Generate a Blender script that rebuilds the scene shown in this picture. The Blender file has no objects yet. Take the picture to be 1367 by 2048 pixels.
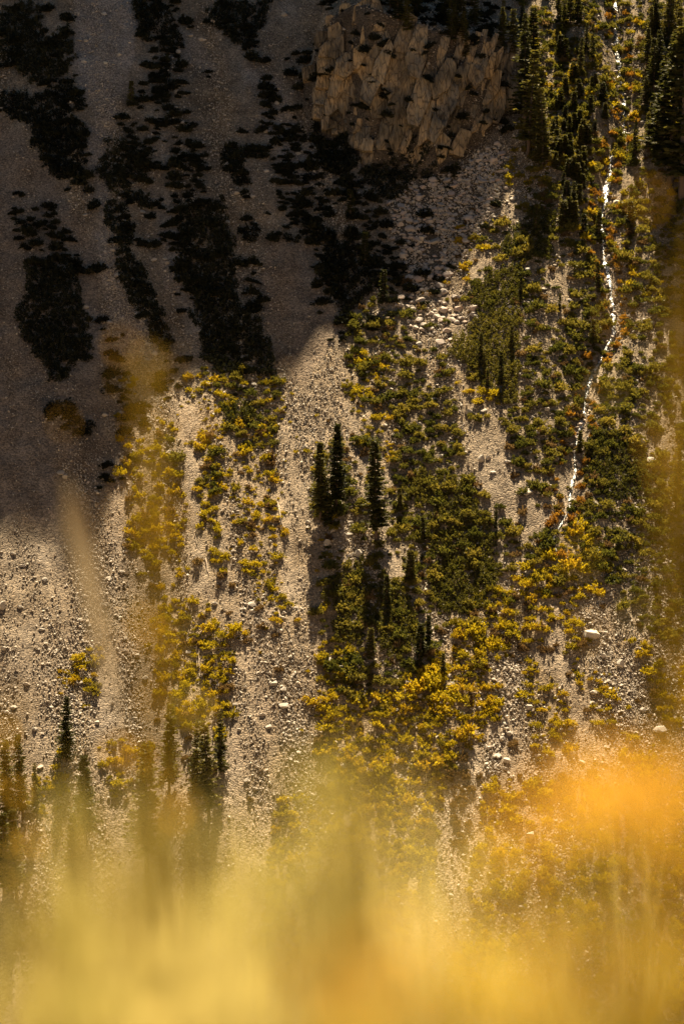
import bpy, bmesh, math, random
import numpy as np
from mathutils import Vector, Matrix, Euler

R = random.Random(7)
rng = np.random.default_rng(11)
S = bpy.context.scene
COL = S.collection

# ------------------------------------------------------------------ camera
PW, PH = 1367.0, 2048.0
PITCH = math.radians(15.0)
DIST = 250.0
CAM = np.array([0.0, -DIST * math.cos(PITCH), DIST * math.sin(PITCH)])
HALF_V = math.tan(math.radians(13.5))
HALF_H = HALF_V * 683 / 1024
FWD = np.array([0.0, math.cos(PITCH), -math.sin(PITCH)])
UPV = np.array([0.0, math.sin(PITCH), math.cos(PITCH)])
cam = bpy.data.cameras.new('camera')
cam.sensor_fit = 'VERTICAL'; cam.sensor_height = 36.0; cam.sensor_width = 24.0
cam.lens = 18.0 / HALF_V
cam.clip_start = 0.05; cam.clip_end = 4000
cam.dof.use_dof = True; cam.dof.focus_distance = DIST; cam.dof.aperture_fstop = 2.0
camo = bpy.data.objects.new('camera', cam); COL.objects.link(camo)
camo.location = CAM
camo.rotation_euler = (math.radians(90) - PITCH, 0, 0)
S.camera = camo

# ------------------------------------------------------------------ world, sun, exposure
SUN_EL = math.radians(54.5); SUN_AZ = math.radians(3.0)
SUN = np.array([math.sin(SUN_AZ) * math.cos(SUN_EL), math.cos(SUN_AZ) * math.cos(SUN_EL), math.sin(SUN_EL)])
w = bpy.data.worlds.new('World'); S.world = w; w.use_nodes = True
nt = w.node_tree; nt.nodes.clear()
sky = nt.nodes.new('ShaderNodeTexSky'); sky.sky_type = 'NISHITA'; sky.sun_disc = False
sky.sun_elevation = SUN_EL; sky.sun_rotation = SUN_AZ
sky.altitude = 3000; sky.dust_density = 1.6; sky.ozone_density = 0.0; sky.air_density = 0.33
bg = nt.nodes.new('ShaderNodeBackground'); bg.inputs['Strength'].default_value = 0.05
wo = nt.nodes.new('ShaderNodeOutputWorld')
tn = nt.nodes.new('ShaderNodeMix'); tn.data_type = 'RGBA'; tn.blend_type = 'MULTIPLY'; tn.inputs[0].default_value = 1.0; tn.inputs[7].default_value = (0.80, 0.95, 0.82, 1)   # warm white balance of the picture
nt.links.new(sky.outputs[0], tn.inputs[6]); nt.links.new(tn.outputs[2], bg.inputs[0]); nt.links.new(bg.outputs[0], wo.inputs[0])
sl = bpy.data.lights.new('sun', 'SUN'); sl.energy = 5.0; sl.angle = math.radians(0.45); sl.color = (1.0, 0.83, 0.58)
so = bpy.data.objects.new('sun', sl); COL.objects.link(so)
so.rotation_euler = Vector(SUN).to_track_quat('Z', 'Y').to_euler(); so.location = (0, 0, 300)
S.view_settings.view_transform = 'Standard'; S.view_settings.look = 'None'
S.view_settings.exposure = 2.05; S.view_settings.gamma = 1.0
S.view_settings.use_curve_mapping = False
S.render.engine = 'CYCLES'
S.cycles.use_denoising = True
S.cycles.max_bounces = 5; S.cycles.diffuse_bounces = 2; S.cycles.glossy_bounces = 2
S.cycles.transmission_bounces = 3; S.cycles.transparent_max_bounces = 6
S.cycles.caustics_reflective = False; S.cycles.caustics_refractive = False

# ------------------------------------------------------------------ noise helpers
_tab = np.random.default_rng(5).random((256, 256))
def vnoise(x, y, seed=0):
    x = np.asarray(x, float) + seed * 17.31; y = np.asarray(y, float) + seed * 9.77
    xi = np.floor(x).astype(int); yi = np.floor(y).astype(int)
    fx = x - xi; fy = y - yi
    fx = fx * fx * (3 - 2 * fx); fy = fy * fy * (3 - 2 * fy)
    a = _tab[xi % 256, yi % 256]; b = _tab[(xi + 1) % 256, yi % 256]
    c = _tab[xi % 256, (yi + 1) % 256]; d = _tab[(xi + 1) % 256, (yi + 1) % 256]
    return (a * (1 - fx) + b * fx) * (1 - fy) + (c * (1 - fx) + d * fx) * fy - 0.5
def fbm(x, y, seed=0, o=4):
    s = 0; a = 1.0; f = 1.0
    for i in range(o):
        s = s + a * vnoise(x * f, y * f, seed + i * 3); a *= 0.5; f *= 2.1
    return s

TAN = math.tan(math.radians(35.0))
def ray(u, v):
    u = np.asarray(u, float); v = np.asarray(v, float)
    X = (u / PW - 0.5) * 2 * HALF_H; Y = (0.5 - v / PH) * 2 * HALF_V
    d = np.stack([X, FWD[1] + Y * UPV[1], FWD[2] + Y * UPV[2]], -1)
    return d
def plane_hit(u, v):
    d = ray(u, v)
    t = (CAM[1] * TAN - CAM[2]) / (d[..., 2] - TAN * d[..., 1])
    return CAM + d * t[..., None]
def project(P):
    q = P - CAM
    z = q @ FWD; x = q[..., 0]; y = q @ UPV
    return (x / z / HALF_H / 2 + 0.5) * PW, (0.5 - y / z / HALF_V / 2) * PH
def pxm(u, v):                       # metres per photo pixel at that place
    p = plane_hit(np.array(u), np.array(v)); return float((p - CAM) @ FWD) * 2 * HALF_V / PH

# ------------------------------------------------------------------ terrain height
STREAM_PX = [(1238,-160),(1234,-60),(1232,0),(1233,70),(1240,130),(1248,190),(1250,235),(1236,270),(1222,300),(1214,340),(1210,380),(1203,415),(1205,450),
             (1208,490),(1218,540),(1226,590),(1228,640),(1208,680),(1190,712),(1176,750),(1168,800),(1158,850),(1148,890),(1150,930),
             (1139,970),(1136,1020),(1122,1055),(1108,1090)]
_sp = plane_hit(np.array([p[0] for p in STREAM_PX]), np.array([p[1] for p in STREAM_PX]))
_so = np.argsort(_sp[:, 1]); SY = _sp[_so, 1]; SX = _sp[_so, 0]
def stream_x(y): return np.interp(y, SY, SX)

# cliff foot and top seen in the picture
CB = np.array([(600,170),(620,212),(650,262),(690,278),(735,336),(790,322),(870,334),(900,308),(960,294),(990,252),(1034,214),(1056,165),(1066,125)], float)
CT = np.array([(600,170),(620,140),(650,40),(700,12),(760,18),(860,58),(940,66),(1000,72),(1040,96),(1060,125)], float)
_cu = np.linspace(600, 1066, 60)
_cbv = np.interp(_cu, CB[:, 0], CB[:, 1]); _ctv = np.interp(_cu, CT[:, 0], CT[:, 1])
_cp = plane_hit(_cu, _cbv)
CLX = _cp[:, 0]; CLY = _cp[:, 1]
CLH = np.maximum(0, (_cbv - _ctv)) * np.array([pxm(a, b) for a, b in zip(_cu, _cbv)]) * 0.97

# crest that throws the big shade: its outline is the shade's edge carried up along the sun
SHADE_PX = [(-420,1090),(-200,1100),(-40,1110),(60,1125),(120,1135),(170,1125),(205,1085),(226,1010),(250,910),(300,800),(345,755),(400,735),(470,748),
            (540,765),(580,770),(625,725),(660,690),(700,630),(760,590),(830,592),(880,560),(920,520),(960,470),(1000,400),(1020,340),(1035,260),(1046,130),(1052,40)]
YC = 152.0
_g = plane_hit(np.array([p[0] for p in SHADE_PX], float), np.array([p[1] for p in SHADE_PX], float))
_k = (YC - _g[:, 1]) / SUN[1]
_c = _g + SUN * _k[:, None]
_o = np.argsort(_c[:, 0])
CRX = np.concatenate([[-400, -160], _c[_o, 0], [_c[_o, 0][-1] + 6, _c[_o, 0][-1] + 30, 400]])
CRZ = np.concatenate([[190, 225], _c[_o, 2], [128, 96, 80]])

def smax(a, b, k):
    h = np.clip(0.5 + 0.5 * (a - b) / k, 0, 1)
    return b + (a - b) * h + k * h * (1 - h)

def height(x, y):
    x = np.asarray(x, float); y = np.asarray(y, float)
    z = TAN * np.minimum(y, 420) - 0.5 * np.maximum(y - 420, 0)
    env = np.clip((y + 120) / 60, 0, 1)
    z = z + env * (2.6 * fbm(x / 16, y / 60, 1, 3) + 1.1 * fbm(x / 5.5, y / 18, 2, 3) + 0.35 * fbm(x / 1.7, y / 2.6, 3, 2) + 0.05 * vnoise(x / 0.55, y / 0.7, 9))
    # gully of the stream
    dx = x - stream_x(y); m = np.clip((y + 5) / 10, 0, 1) * np.clip((160 - y) / 20, 0, 1)
    z = z - m * (1.3 * np.exp(-(dx / 2.6) ** 2) + 0.5 * np.exp(-(dx / 1.0) ** 2))
    # cliff step
    h = np.interp(x, CLX, CLH, left=0, right=0); yb = np.interp(x, CLX, CLY)
    d = y - yb
    base = TAN * yb - 0.4
    face = base + d * 2.6 + 1.2 * fbm(x / 2.2, y / 1.5, 21, 3)
    top = base + h + 0.18 * np.maximum(d - h / 2.6, 0) + 0.8 * fbm(x / 3, y / 3, 22, 3)
    cl = np.minimum(face, top)
    z = np.where((h > 0.5) & (d > -0.5) & (d < 60), np.maximum(z, cl), z)
    # shading crest above the picture
    cz = np.interp(x, CRX, CRZ) + 1.6 * fbm(x / 3.0, 0 * x, 31, 4)
    rg = cz - np.abs(y - YC) * 3.2 - np.where(np.abs(y - YC) > 0.6, 2.0, 0.0) * (1 + fbm(x / 5, y / 5, 33, 3))
    z = np.where((y > 104) & (y < 260), np.maximum(z, rg), z)
    # the bank the photographer stands on
    r = y - CAM[1]
    bk = CAM[2] - 0.70 - np.where(r > 0, 0.60 * r, 0.30 * r) - 0.45 * np.maximum(r - 12, 0) - 0.02 * np.abs(x) + 0.06 * fbm(x / 0.8, y / 0.8, 41, 3)
    bk = np.where(r < -160, bk - 1.2 * (-160 - r), bk)
    return smax(z, bk, 3.0) - np.where(np.abs(z - bk) < 3, 0, 0)

# lookup grid over the visible slope
GX0, GX1, GY0, GY1, GS = -70.0, 70.0, -75.0, 118.0, 0.3
_gx = np.arange(GX0, GX1 + GS, GS); _gy = np.arange(GY0, GY1 + GS, GS)
_GX, _GY = np.meshgrid(_gx, _gy, indexing='ij')
HG = height(_GX, _GY)
def hz(x, y):
    fx = np.clip((np.asarray(x) - GX0) / GS, 0, HG.shape[0] - 2.001); fy = np.clip((np.asarray(y) - GY0) / GS, 0, HG.shape[1] - 2.001)
    i = fx.astype(int); j = fy.astype(int); a = fx - i; b = fy - j
    return (HG[i, j] * (1 - a) + HG[i + 1, j] * a) * (1 - b) + (HG[i, j + 1] * (1 - a) + HG[i + 1, j + 1] * a) * b
def hit(u, v):
    u = np.atleast_1d(np.asarray(u, float)); v = np.atleast_1d(np.asarray(v, float))
    out = np.zeros((len(u), 3))
    ts = np.arange(150, 420, 0.35)
    for k in range(0, len(u), 400):
        d = ray(u[k:k + 400], v[k:k + 400])
        P = CAM + d[:, None, :] * ts[None, :, None]
        below = P[..., 2] < hz(P[..., 0], P[..., 1])
        i = np.argmax(below, 1); i = np.where(below.any(1), i, len(ts) - 1); i = np.maximum(i, 1)
        r_ = np.arange(len(i))
        p0 = P[r_, i - 1]; p1 = P[r_, i]
        g0 = p0[:, 2] - hz(p0[:, 0], p0[:, 1]); g1 = p1[:, 2] - hz(p1[:, 0], p1[:, 1])
        f = np.clip(g0 / np.maximum(g0 - g1, 1e-6), 0, 1)[:, None]
        out[k:k + 400] = p0 + (p1 - p0) * f
    out[:, 2] = hz(out[:, 0], out[:, 1])
    return out

# ------------------------------------------------------------------ masks drawn in photo pixels
RW, RH = 342, 512
_ry, _rx = np.meshgrid(np.arange(RH) * 4 + 2.0, np.arange(RW) * 4 + 2.0, indexing='ij')
def inside(poly, X, Y):
    c = np.zeros(X.shape, bool); n = len(poly)
    for i in range(n):
        x1, y1 = poly[i]; x2, y2 = poly[(i + 1) % n]
        if y1 == y2: continue
        cond = ((y1 > Y) != (y2 > Y)) & (X < (x2 - x1) * (Y - y1) / (y2 - y1) + x1)
        c ^= cond
    return c
def blur(m, n=2):
    for _ in range(n):
        p = np.pad(m, 1, mode='edge')
        m = (p[:-2, 1:-1] + p[2:, 1:-1] + p[1:-1, :-2] + p[1:-1, 2:] + p[1:-1, 1:-1] * 2) / 6
    return m
def mask(polys, bl=2):
    m = np.zeros((RH, RW))
    for d, p in polys: m = np.where(inside(p, _rx, _ry), d, m)
    return blur(m, bl)
def samp(m, u, v, warp=8.0):
    if warp:
        u2 = u + warp * 2 * fbm(u / 30, v / 30, 51, 3); v = v + warp * 2 * fbm(u / 30, v / 30, 57, 3); u = u2
    i = np.clip((v / 4).astype(int), 0, RH - 1); j = np.clip((u / 4).astype(int), 0, RW - 1)
    return m[i, j]

# dense dark thickets in the shade: (label, polygon)
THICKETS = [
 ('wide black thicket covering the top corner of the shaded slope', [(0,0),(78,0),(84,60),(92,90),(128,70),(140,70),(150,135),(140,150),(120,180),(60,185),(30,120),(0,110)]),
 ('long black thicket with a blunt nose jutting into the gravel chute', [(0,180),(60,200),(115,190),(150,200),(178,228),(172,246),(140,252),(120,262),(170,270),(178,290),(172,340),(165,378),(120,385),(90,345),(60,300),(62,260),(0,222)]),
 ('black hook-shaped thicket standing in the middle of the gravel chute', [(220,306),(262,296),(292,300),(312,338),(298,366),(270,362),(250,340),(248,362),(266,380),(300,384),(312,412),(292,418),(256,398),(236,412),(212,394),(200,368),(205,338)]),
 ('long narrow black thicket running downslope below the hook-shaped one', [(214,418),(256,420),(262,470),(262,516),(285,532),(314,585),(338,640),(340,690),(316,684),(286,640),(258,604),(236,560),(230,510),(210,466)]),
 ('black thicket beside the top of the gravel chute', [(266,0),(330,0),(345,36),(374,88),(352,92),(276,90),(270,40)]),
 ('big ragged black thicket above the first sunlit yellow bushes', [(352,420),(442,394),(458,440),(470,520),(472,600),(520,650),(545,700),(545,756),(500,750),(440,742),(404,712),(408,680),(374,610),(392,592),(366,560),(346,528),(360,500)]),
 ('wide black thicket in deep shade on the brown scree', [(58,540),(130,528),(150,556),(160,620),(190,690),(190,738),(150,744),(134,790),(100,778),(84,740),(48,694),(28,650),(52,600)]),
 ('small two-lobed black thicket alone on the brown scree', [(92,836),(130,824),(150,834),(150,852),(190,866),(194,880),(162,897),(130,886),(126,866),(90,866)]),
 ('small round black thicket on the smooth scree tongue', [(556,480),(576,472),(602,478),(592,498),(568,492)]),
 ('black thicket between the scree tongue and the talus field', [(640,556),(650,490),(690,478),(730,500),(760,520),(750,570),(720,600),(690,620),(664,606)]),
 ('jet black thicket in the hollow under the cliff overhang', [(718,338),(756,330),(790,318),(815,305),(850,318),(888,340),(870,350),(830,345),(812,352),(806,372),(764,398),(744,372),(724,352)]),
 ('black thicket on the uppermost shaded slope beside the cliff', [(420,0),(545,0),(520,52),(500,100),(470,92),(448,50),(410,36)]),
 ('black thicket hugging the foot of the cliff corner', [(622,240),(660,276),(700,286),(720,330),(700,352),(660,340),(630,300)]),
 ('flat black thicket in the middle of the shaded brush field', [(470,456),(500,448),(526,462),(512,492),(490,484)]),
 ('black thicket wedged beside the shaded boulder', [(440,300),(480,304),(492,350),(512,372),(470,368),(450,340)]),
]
# low creeping green mats in the light
MATS = [
 ('olive green creeping mat below the talus with dark saplings in it', [(902,690),(940,650),(962,640),(1044,630),(1038,720),(1030,822),(1000,826),(976,786),(930,745),(898,712)]),
 ('olive green creeping mat beside the foot of the talus', [(962,566),(1010,545),(1044,545),(1052,610),(1000,640),(960,636),(930,600)]),
 ('olive green creeping mat under the tree shadows below the cliff', [(1020,470),(1060,430),(1110,440),(1106,520),(1060,535),(1010,530),(1004,500)]),
 ('dark green creeping mat just downslope of the large fir trio', [(676,1150),(720,1120),(732,1190),(732,1260),(716,1310),(670,1290),(662,1226),(640,1210),(660,1170)]),
 ('dark green creeping mat inside the long fir shadow', [(764,1150),(800,1180),(826,1230),(836,1290),(800,1340),(764,1320),(748,1260),(752,1190)]),
 ('broad green creeping mat in the shrub belt beside the pale gully', [(850,1000),(900,985),(946,990),(990,1080),(996,1160),(950,1220),(900,1225),(858,1180),(880,1110),(850,1060)]),
 ('green creeping mat beyond the stream beside the bare strip', [(1176,880),(1240,866),(1290,900),(1300,980),(1250,1010),(1200,1000),(1168,960)]),
 ('small green creeping mat between yellow bushes under the shade edge', [(440,800),(490,800),(510,830),(480,845),(446,830)]),
 ('green creeping mat at the upper edge of the shrub belt', [(820,930),(880,950),(930,955),(940,985),(880,980),(840,1000),(800,970)]),
]
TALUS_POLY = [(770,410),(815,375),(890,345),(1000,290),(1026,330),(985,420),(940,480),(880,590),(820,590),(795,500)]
CHUTE = mask([(1.0,[(150,0),(262,0),(270,90),(240,210),(215,330),(215,420),(240,560),(330,720),(260,720),(200,560),(185,340),(178,220),(146,120)]),(0.8,[(340,40),(400,90),(440,160),(420,150),(370,100)]),(0.8,[(480,120),(560,160),(640,330),(600,400),(540,280)]),(0.7,[(300,330),(340,430),(400,600),(420,680),(380,660),(330,560)])], 4)
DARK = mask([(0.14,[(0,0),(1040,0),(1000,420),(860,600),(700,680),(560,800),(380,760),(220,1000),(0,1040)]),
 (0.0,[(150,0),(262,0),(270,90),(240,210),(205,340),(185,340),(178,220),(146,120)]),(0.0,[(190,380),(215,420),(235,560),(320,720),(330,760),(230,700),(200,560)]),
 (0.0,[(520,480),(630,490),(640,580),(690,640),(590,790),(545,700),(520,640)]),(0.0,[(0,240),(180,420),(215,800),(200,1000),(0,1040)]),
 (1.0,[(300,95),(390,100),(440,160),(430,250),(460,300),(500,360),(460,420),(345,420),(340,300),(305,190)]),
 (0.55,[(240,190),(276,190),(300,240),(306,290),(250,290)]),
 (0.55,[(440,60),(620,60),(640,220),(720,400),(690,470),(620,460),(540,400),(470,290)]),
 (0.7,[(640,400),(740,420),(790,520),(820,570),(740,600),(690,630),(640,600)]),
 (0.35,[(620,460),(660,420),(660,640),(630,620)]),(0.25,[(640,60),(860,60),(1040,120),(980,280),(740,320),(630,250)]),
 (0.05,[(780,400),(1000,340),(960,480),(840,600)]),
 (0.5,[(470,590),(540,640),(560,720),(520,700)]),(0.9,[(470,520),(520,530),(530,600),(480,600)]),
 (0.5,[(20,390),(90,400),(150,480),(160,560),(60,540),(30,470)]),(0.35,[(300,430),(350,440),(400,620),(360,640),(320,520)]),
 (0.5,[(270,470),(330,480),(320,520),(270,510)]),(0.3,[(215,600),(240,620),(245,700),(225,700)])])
GREEN = mask([(0.09,[(690,640),(860,600),(1040,330),(1367,300),(1367,1320),(1250,1260),(1180,1150),(1000,1230),(820,1350),(640,1300),(600,1000),(690,800)]),
 (0.75,[(690,640),(760,600),(820,690),(850,760),(930,800),(940,920),(900,960),(850,930),(800,950),(780,850),(740,780),(690,720)]),
 (0.12,[(760,590),(880,600),(960,630),(900,690),(960,780),(1000,900),(960,1000),(930,900),(900,790),(850,700)]),
 (0.9,[(1040,410),(1195,400),(1205,560),(1215,640),(1170,780),(1140,900),(1120,1030),(1060,960),(1010,920),(980,830),(1050,820),(1050,620)]),
 (0.25,[(1090,520),(1140,560),(1130,640),(1070,700),(1080,620)]),
 (0.92,[(1250,640),(1367,600),(1367,1310),(1280,1260),(1180,1130),(1160,1000),(1180,820)]),
 (0.25,[(1280,640),(1367,640),(1367,700),(1290,690)]),(0.1,[(1320,820),(1367,820),(1340,900),(1280,900)]),
 (0.9,[(790,900),(940,960),(1010,1080),(1000,1190),(930,1230),(840,1220),(790,1100),(780,1000)]),
 (0.12,[(930,790),(1000,830),(1060,960),(1060,1050),(1000,1050),(950,960)]),
 (0.6,[(1010,1060),(1110,1060),(1050,1160),(1000,1130)]),(0.55,[(1060,300),(1200,300),(1190,420),(1050,430)]),
 (0.7,[(1240,320),(1367,380),(1367,600),(1250,620)]),(0.85,[(1050,0),(1367,0),(1367,330),(1260,330),(1050,300)]),
 (0.55,[(660,1120),(860,1200),(840,1340),(760,1420),(660,1380),(640,1250)]),
 (0.35,[(400,740),(560,740),(560,900),(480,900)]),(0.55,[(470,820),(560,810),(545,920),(480,900)]),(0.3,[(390,880),(430,900),(440,1000),(400,1000)]),
 (0.25,[(340,880),(370,880),(370,980),(345,980)]),(0.0,[(610,1050),(640,1050),(640,1210),(610,1210)])])
YEL = mask([(0.16,[(1050,20),(1367,20),(1367,600),(1240,600),(1050,420)]),(0.07,[(230,760),(680,760),(640,1500),(250,1500),(260,1150)]),
 (0.42,[(365,760),(430,740),(550,750),(570,820),(545,900),(565,1000),(572,1080),(545,1160),(500,1160),(480,1080),(440,960),(395,860)]),
 (0.6,[(320,830),(360,850),(350,910),(325,900)]),
 (0.65,[(405,930),(440,950),(440,1080),(430,1160),(408,1090),(400,1010)]),
 (0.85,[(500,1120),(560,1130),(568,1190),(530,1212),(506,1190)]),(0.45,[(540,1200),(625,1190),(620,1260),(560,1270)]),
 (0.75,[(260,950),(350,920),(372,1010),(366,1130),(300,1130),(256,1110)]),(0.6,[(235,880),(330,860),(340,930),(240,960)]),
 (0.65,[(315,1205),(400,1190),(470,1270),(455,1400),(390,1480),(320,1400),(310,1290)]),
 (0.95,[(178,1290),(205,1295),(192,1370),(150,1385),(114,1375),(112,1350),(150,1330)]),
 (0.4,[(110,1390),(180,1390),(180,1520),(100,1500)]),(0.3,[(60,1550),(130,1520),(130,1620),(70,1640)]),
 (0.9,[(636,1290),(690,1270),(700,1330),(680,1420),(640,1480),(620,1420)]),
 (0.95,[(660,1420),(760,1400),(830,1390),(860,1330),(900,1290),(960,1270),(980,1340),(1010,1400),(960,1480),(900,1520),(880,1640),(820,1600),(720,1560),(640,1560)]),
 (0.75,[(900,1260),(950,1190),(1030,1170),(1090,1150),(1110,1230),(1090,1290),(1030,1310),(970,1330)]),
 (0.9,[(1130,1070),(1170,1050),(1200,1100),(1220,1180),(1160,1200),(1110,1170),(1120,1110)]),
 (0.4,[(1115,1180),(1180,1230),(1200,1300),(1230,1330),(1250,1420),(1200,1460),(1170,1400),(1120,1290)]),
 (0.75,[(1035,1330),(1100,1335),(1145,1420),(1140,1490),(1080,1520),(1050,1460),(1040,1400)]),
 (0.8,[(1230,1280),(1300,1280),(1310,1310),(1240,1305)]),(0.6,[(1290,1320),(1367,1330),(1367,1440),(1320,1430)]),
 (0.5,[(1240,1460),(1330,1500),(1320,1560),(1250,1540)]),
 (0.45,[(690,700),(760,720),(790,880),(800,960),(740,940),(720,870),(695,790)]),
 (0.5,[(880,730),(930,760),(1000,800),(960,820),(900,770)]),
 (0.75,[(560,1580),(850,1560),(880,1700),(820,1860),(700,2000),(520,1960),(540,1700)]),
 (0.6,[(200,1490),(300,1470),(300,1560),(220,1600)]),(0.35,[(960,1560),(1367,1560),(1367,2048),(900,2048)]),
 (0.5,[(1005,330),(1040,300),(1040,370),(1010,370)]),(0.25,[(930,440),(980,500),(930,570),(880,590)])])
TAWNY = mask([(0.1,[(690,640),(1040,330),(1367,300),(1367,1600),(250,1600),(240,900),(560,760)]),(0.2,[(1050,20),(1367,20),(1367,600),(1240,600),(1050,420)]),(0.25,[(440,880),(560,900),(570,1080),(480,1060)]),(0.12,[(700,700),(1200,420),(1200,1000),(1000,1250),(800,1250),(760,1000)]),
 (0.7,[(840,1560),(940,1500),(960,1620),(930,1700),(860,1680)]),(0.45,[(900,1240),(1110,1130),(1110,1300),(960,1400)]),(0.35,[(1230,430),(1290,420),(1300,560),(1240,600)]),
 (0.3,[(310,1200),(470,1270),(460,1440),(330,1440)]),(0.2,[(700,1430),(850,1430),(850,1560),(700,1560)]),(0.25,[(860,60),(1040,110),(1040,200),(860,170)])])
# how stony / how fine the ground is
STONY = mask([(0.55,[(0,0),(1367,0),(1367,2048),(0,2048)]),(0.35,[(0,230),(90,330),(190,480),(215,900),(0,1050)]),
 (0.22,[(520,470),(630,490),(640,580),(690,650),(600,780),(545,700),(520,600)]),(1.0,[(150,0),(262,0),(270,90),(240,210),(205,340),(215,420),(330,720),(230,700),(185,340),(150,120)]),
 (1.0,[(0,1080),(330,1100),(330,1480),(0,1480)]),(0.85,[(600,780),(690,650),(700,760),(620,1000),(560,860)]),
 (1.0,[(470,1180),(640,1180),(640,1600),(460,1600)]),(0.7,[(440,1020),(480,1020),(520,1300),(470,1300)]),
 (1.3,[(760,400),(880,345),(1010,280),(1030,330),(960,470),(880,600),(820,590),(790,500)]),
 (1.0,[(760,590),(960,620),(900,690),(960,780),(1000,900),(960,1000),(930,900),(900,790),(850,700)]),
 (1.2,[(970,1300),(1040,1280),(1030,1400),(1000,1560),(940,1560),(980,1450)]),(1.1,[(1100,1150),(1270,1150),(1290,1400),(1220,1560),(1120,1560),(1120,1300)]),
 (0.9,[(640,1050),(730,1050),(700,1140),(640,1150)]),(0.7,[(460,90),(630,90),(700,420),(560,380)])], 3)
FINE = mask([(1.0,[(0,230),(90,330),(190,480),(215,900),(150,1040),(0,1040)]),(1.0,[(520,470),(630,490),(640,580),(690,650),(600,780),(545,700),(520,600)]),
 (0.5,[(230,0),(265,0),(270,90),(240,210),(225,200)]),(0.6,[(470,1180),(540,1180),(560,1420),(520,1440)]),(0.5,[(210,880),(330,880),(330,1400),(240,1300)])], 5)

# ------------------------------------------------------------------ materials
def new_mat(name):
    m = bpy.data.materials.new(name); m.use_nodes = True
    n = m.node_tree; n.nodes.clear()
    o = n.nodes.new('ShaderNodeOutputMaterial')
    return m, n, o
def nd(n, t, **kw):
    x = n.nodes.new(t)
    for k, v in kw.items(): setattr(x, k, v)
    return x
def ramp(n, stops):
    r = n.nodes.new('ShaderNodeValToRGB'); e = r.color_ramp.elements
    while len(e) < len(stops): e.new(0.5)
    for el, (p, c) in zip(e, stops): el.position = p; el.color = (*c, 1)
    return r
def leaf_mat(name, cols, trans=0.35, tr_gain=(1.3, 1.2, 0.6), rough=0.5):
    m, n, o = new_mat(name)
    at = nd(n, 'ShaderNodeAttribute', attribute_name='tint')
    oi = nd(n, 'ShaderNodeObjectInfo')
    mx = nd(n, 'ShaderNodeMath', operation='MULTIPLY_ADD'); mx.inputs[1].default_value = 0.4
    n.links.new(at.outputs['Fac'], mx.inputs[0])
    m2 = nd(n, 'ShaderNodeMath', operation='MULTIPLY'); m2.inputs[1].default_value = 0.6
    n.links.new(oi.outputs['Random'], m2.inputs[0]); n.links.new(m2.outputs[0], mx.inputs[2])
    r = ramp(n, [(i / max(1, len(cols) - 1), c) for i, c in enumerate(cols)])
    n.links.new(mx.outputs[0], r.inputs[0])
    df = nd(n, 'ShaderNodeBsdfDiffuse'); n.links.new(r.outputs[0], df.inputs[0])
    tc = nd(n, 'ShaderNodeMix', data_type='RGBA', blend_type='MULTIPLY'); tc.inputs[0].default_value = 1.0
    n.links.new(r.outputs[0], tc.inputs[6]); tc.inputs[7].default_value = (*tr_gain, 1)
    tl = nd(n, 'ShaderNodeBsdfTranslucent'); n.links.new(tc.outputs[2], tl.inputs[0])
    ms = nd(n, 'ShaderNodeMixShader'); ms.inputs[0].default_value = trans
    n.links.new(df.outputs[0], ms.inputs[1]); n.links.new(tl.outputs[0], ms.inputs[2])
    gl = nd(n, 'ShaderNodeBsdfGlossy'); gl.inputs['Roughness'].default_value = rough; gl.inputs[0].default_value = (0.9, 0.85, 0.7, 1)
    m3 = nd(n, 'ShaderNodeMixShader'); m3.inputs[0].default_value = 0.012
    n.links.new(ms.outputs[0], m3.inputs[1]); n.links.new(gl.outputs[0], m3.inputs[2])
    n.links.new(m3.outputs[0], o.inputs[0])
    return m
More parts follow.
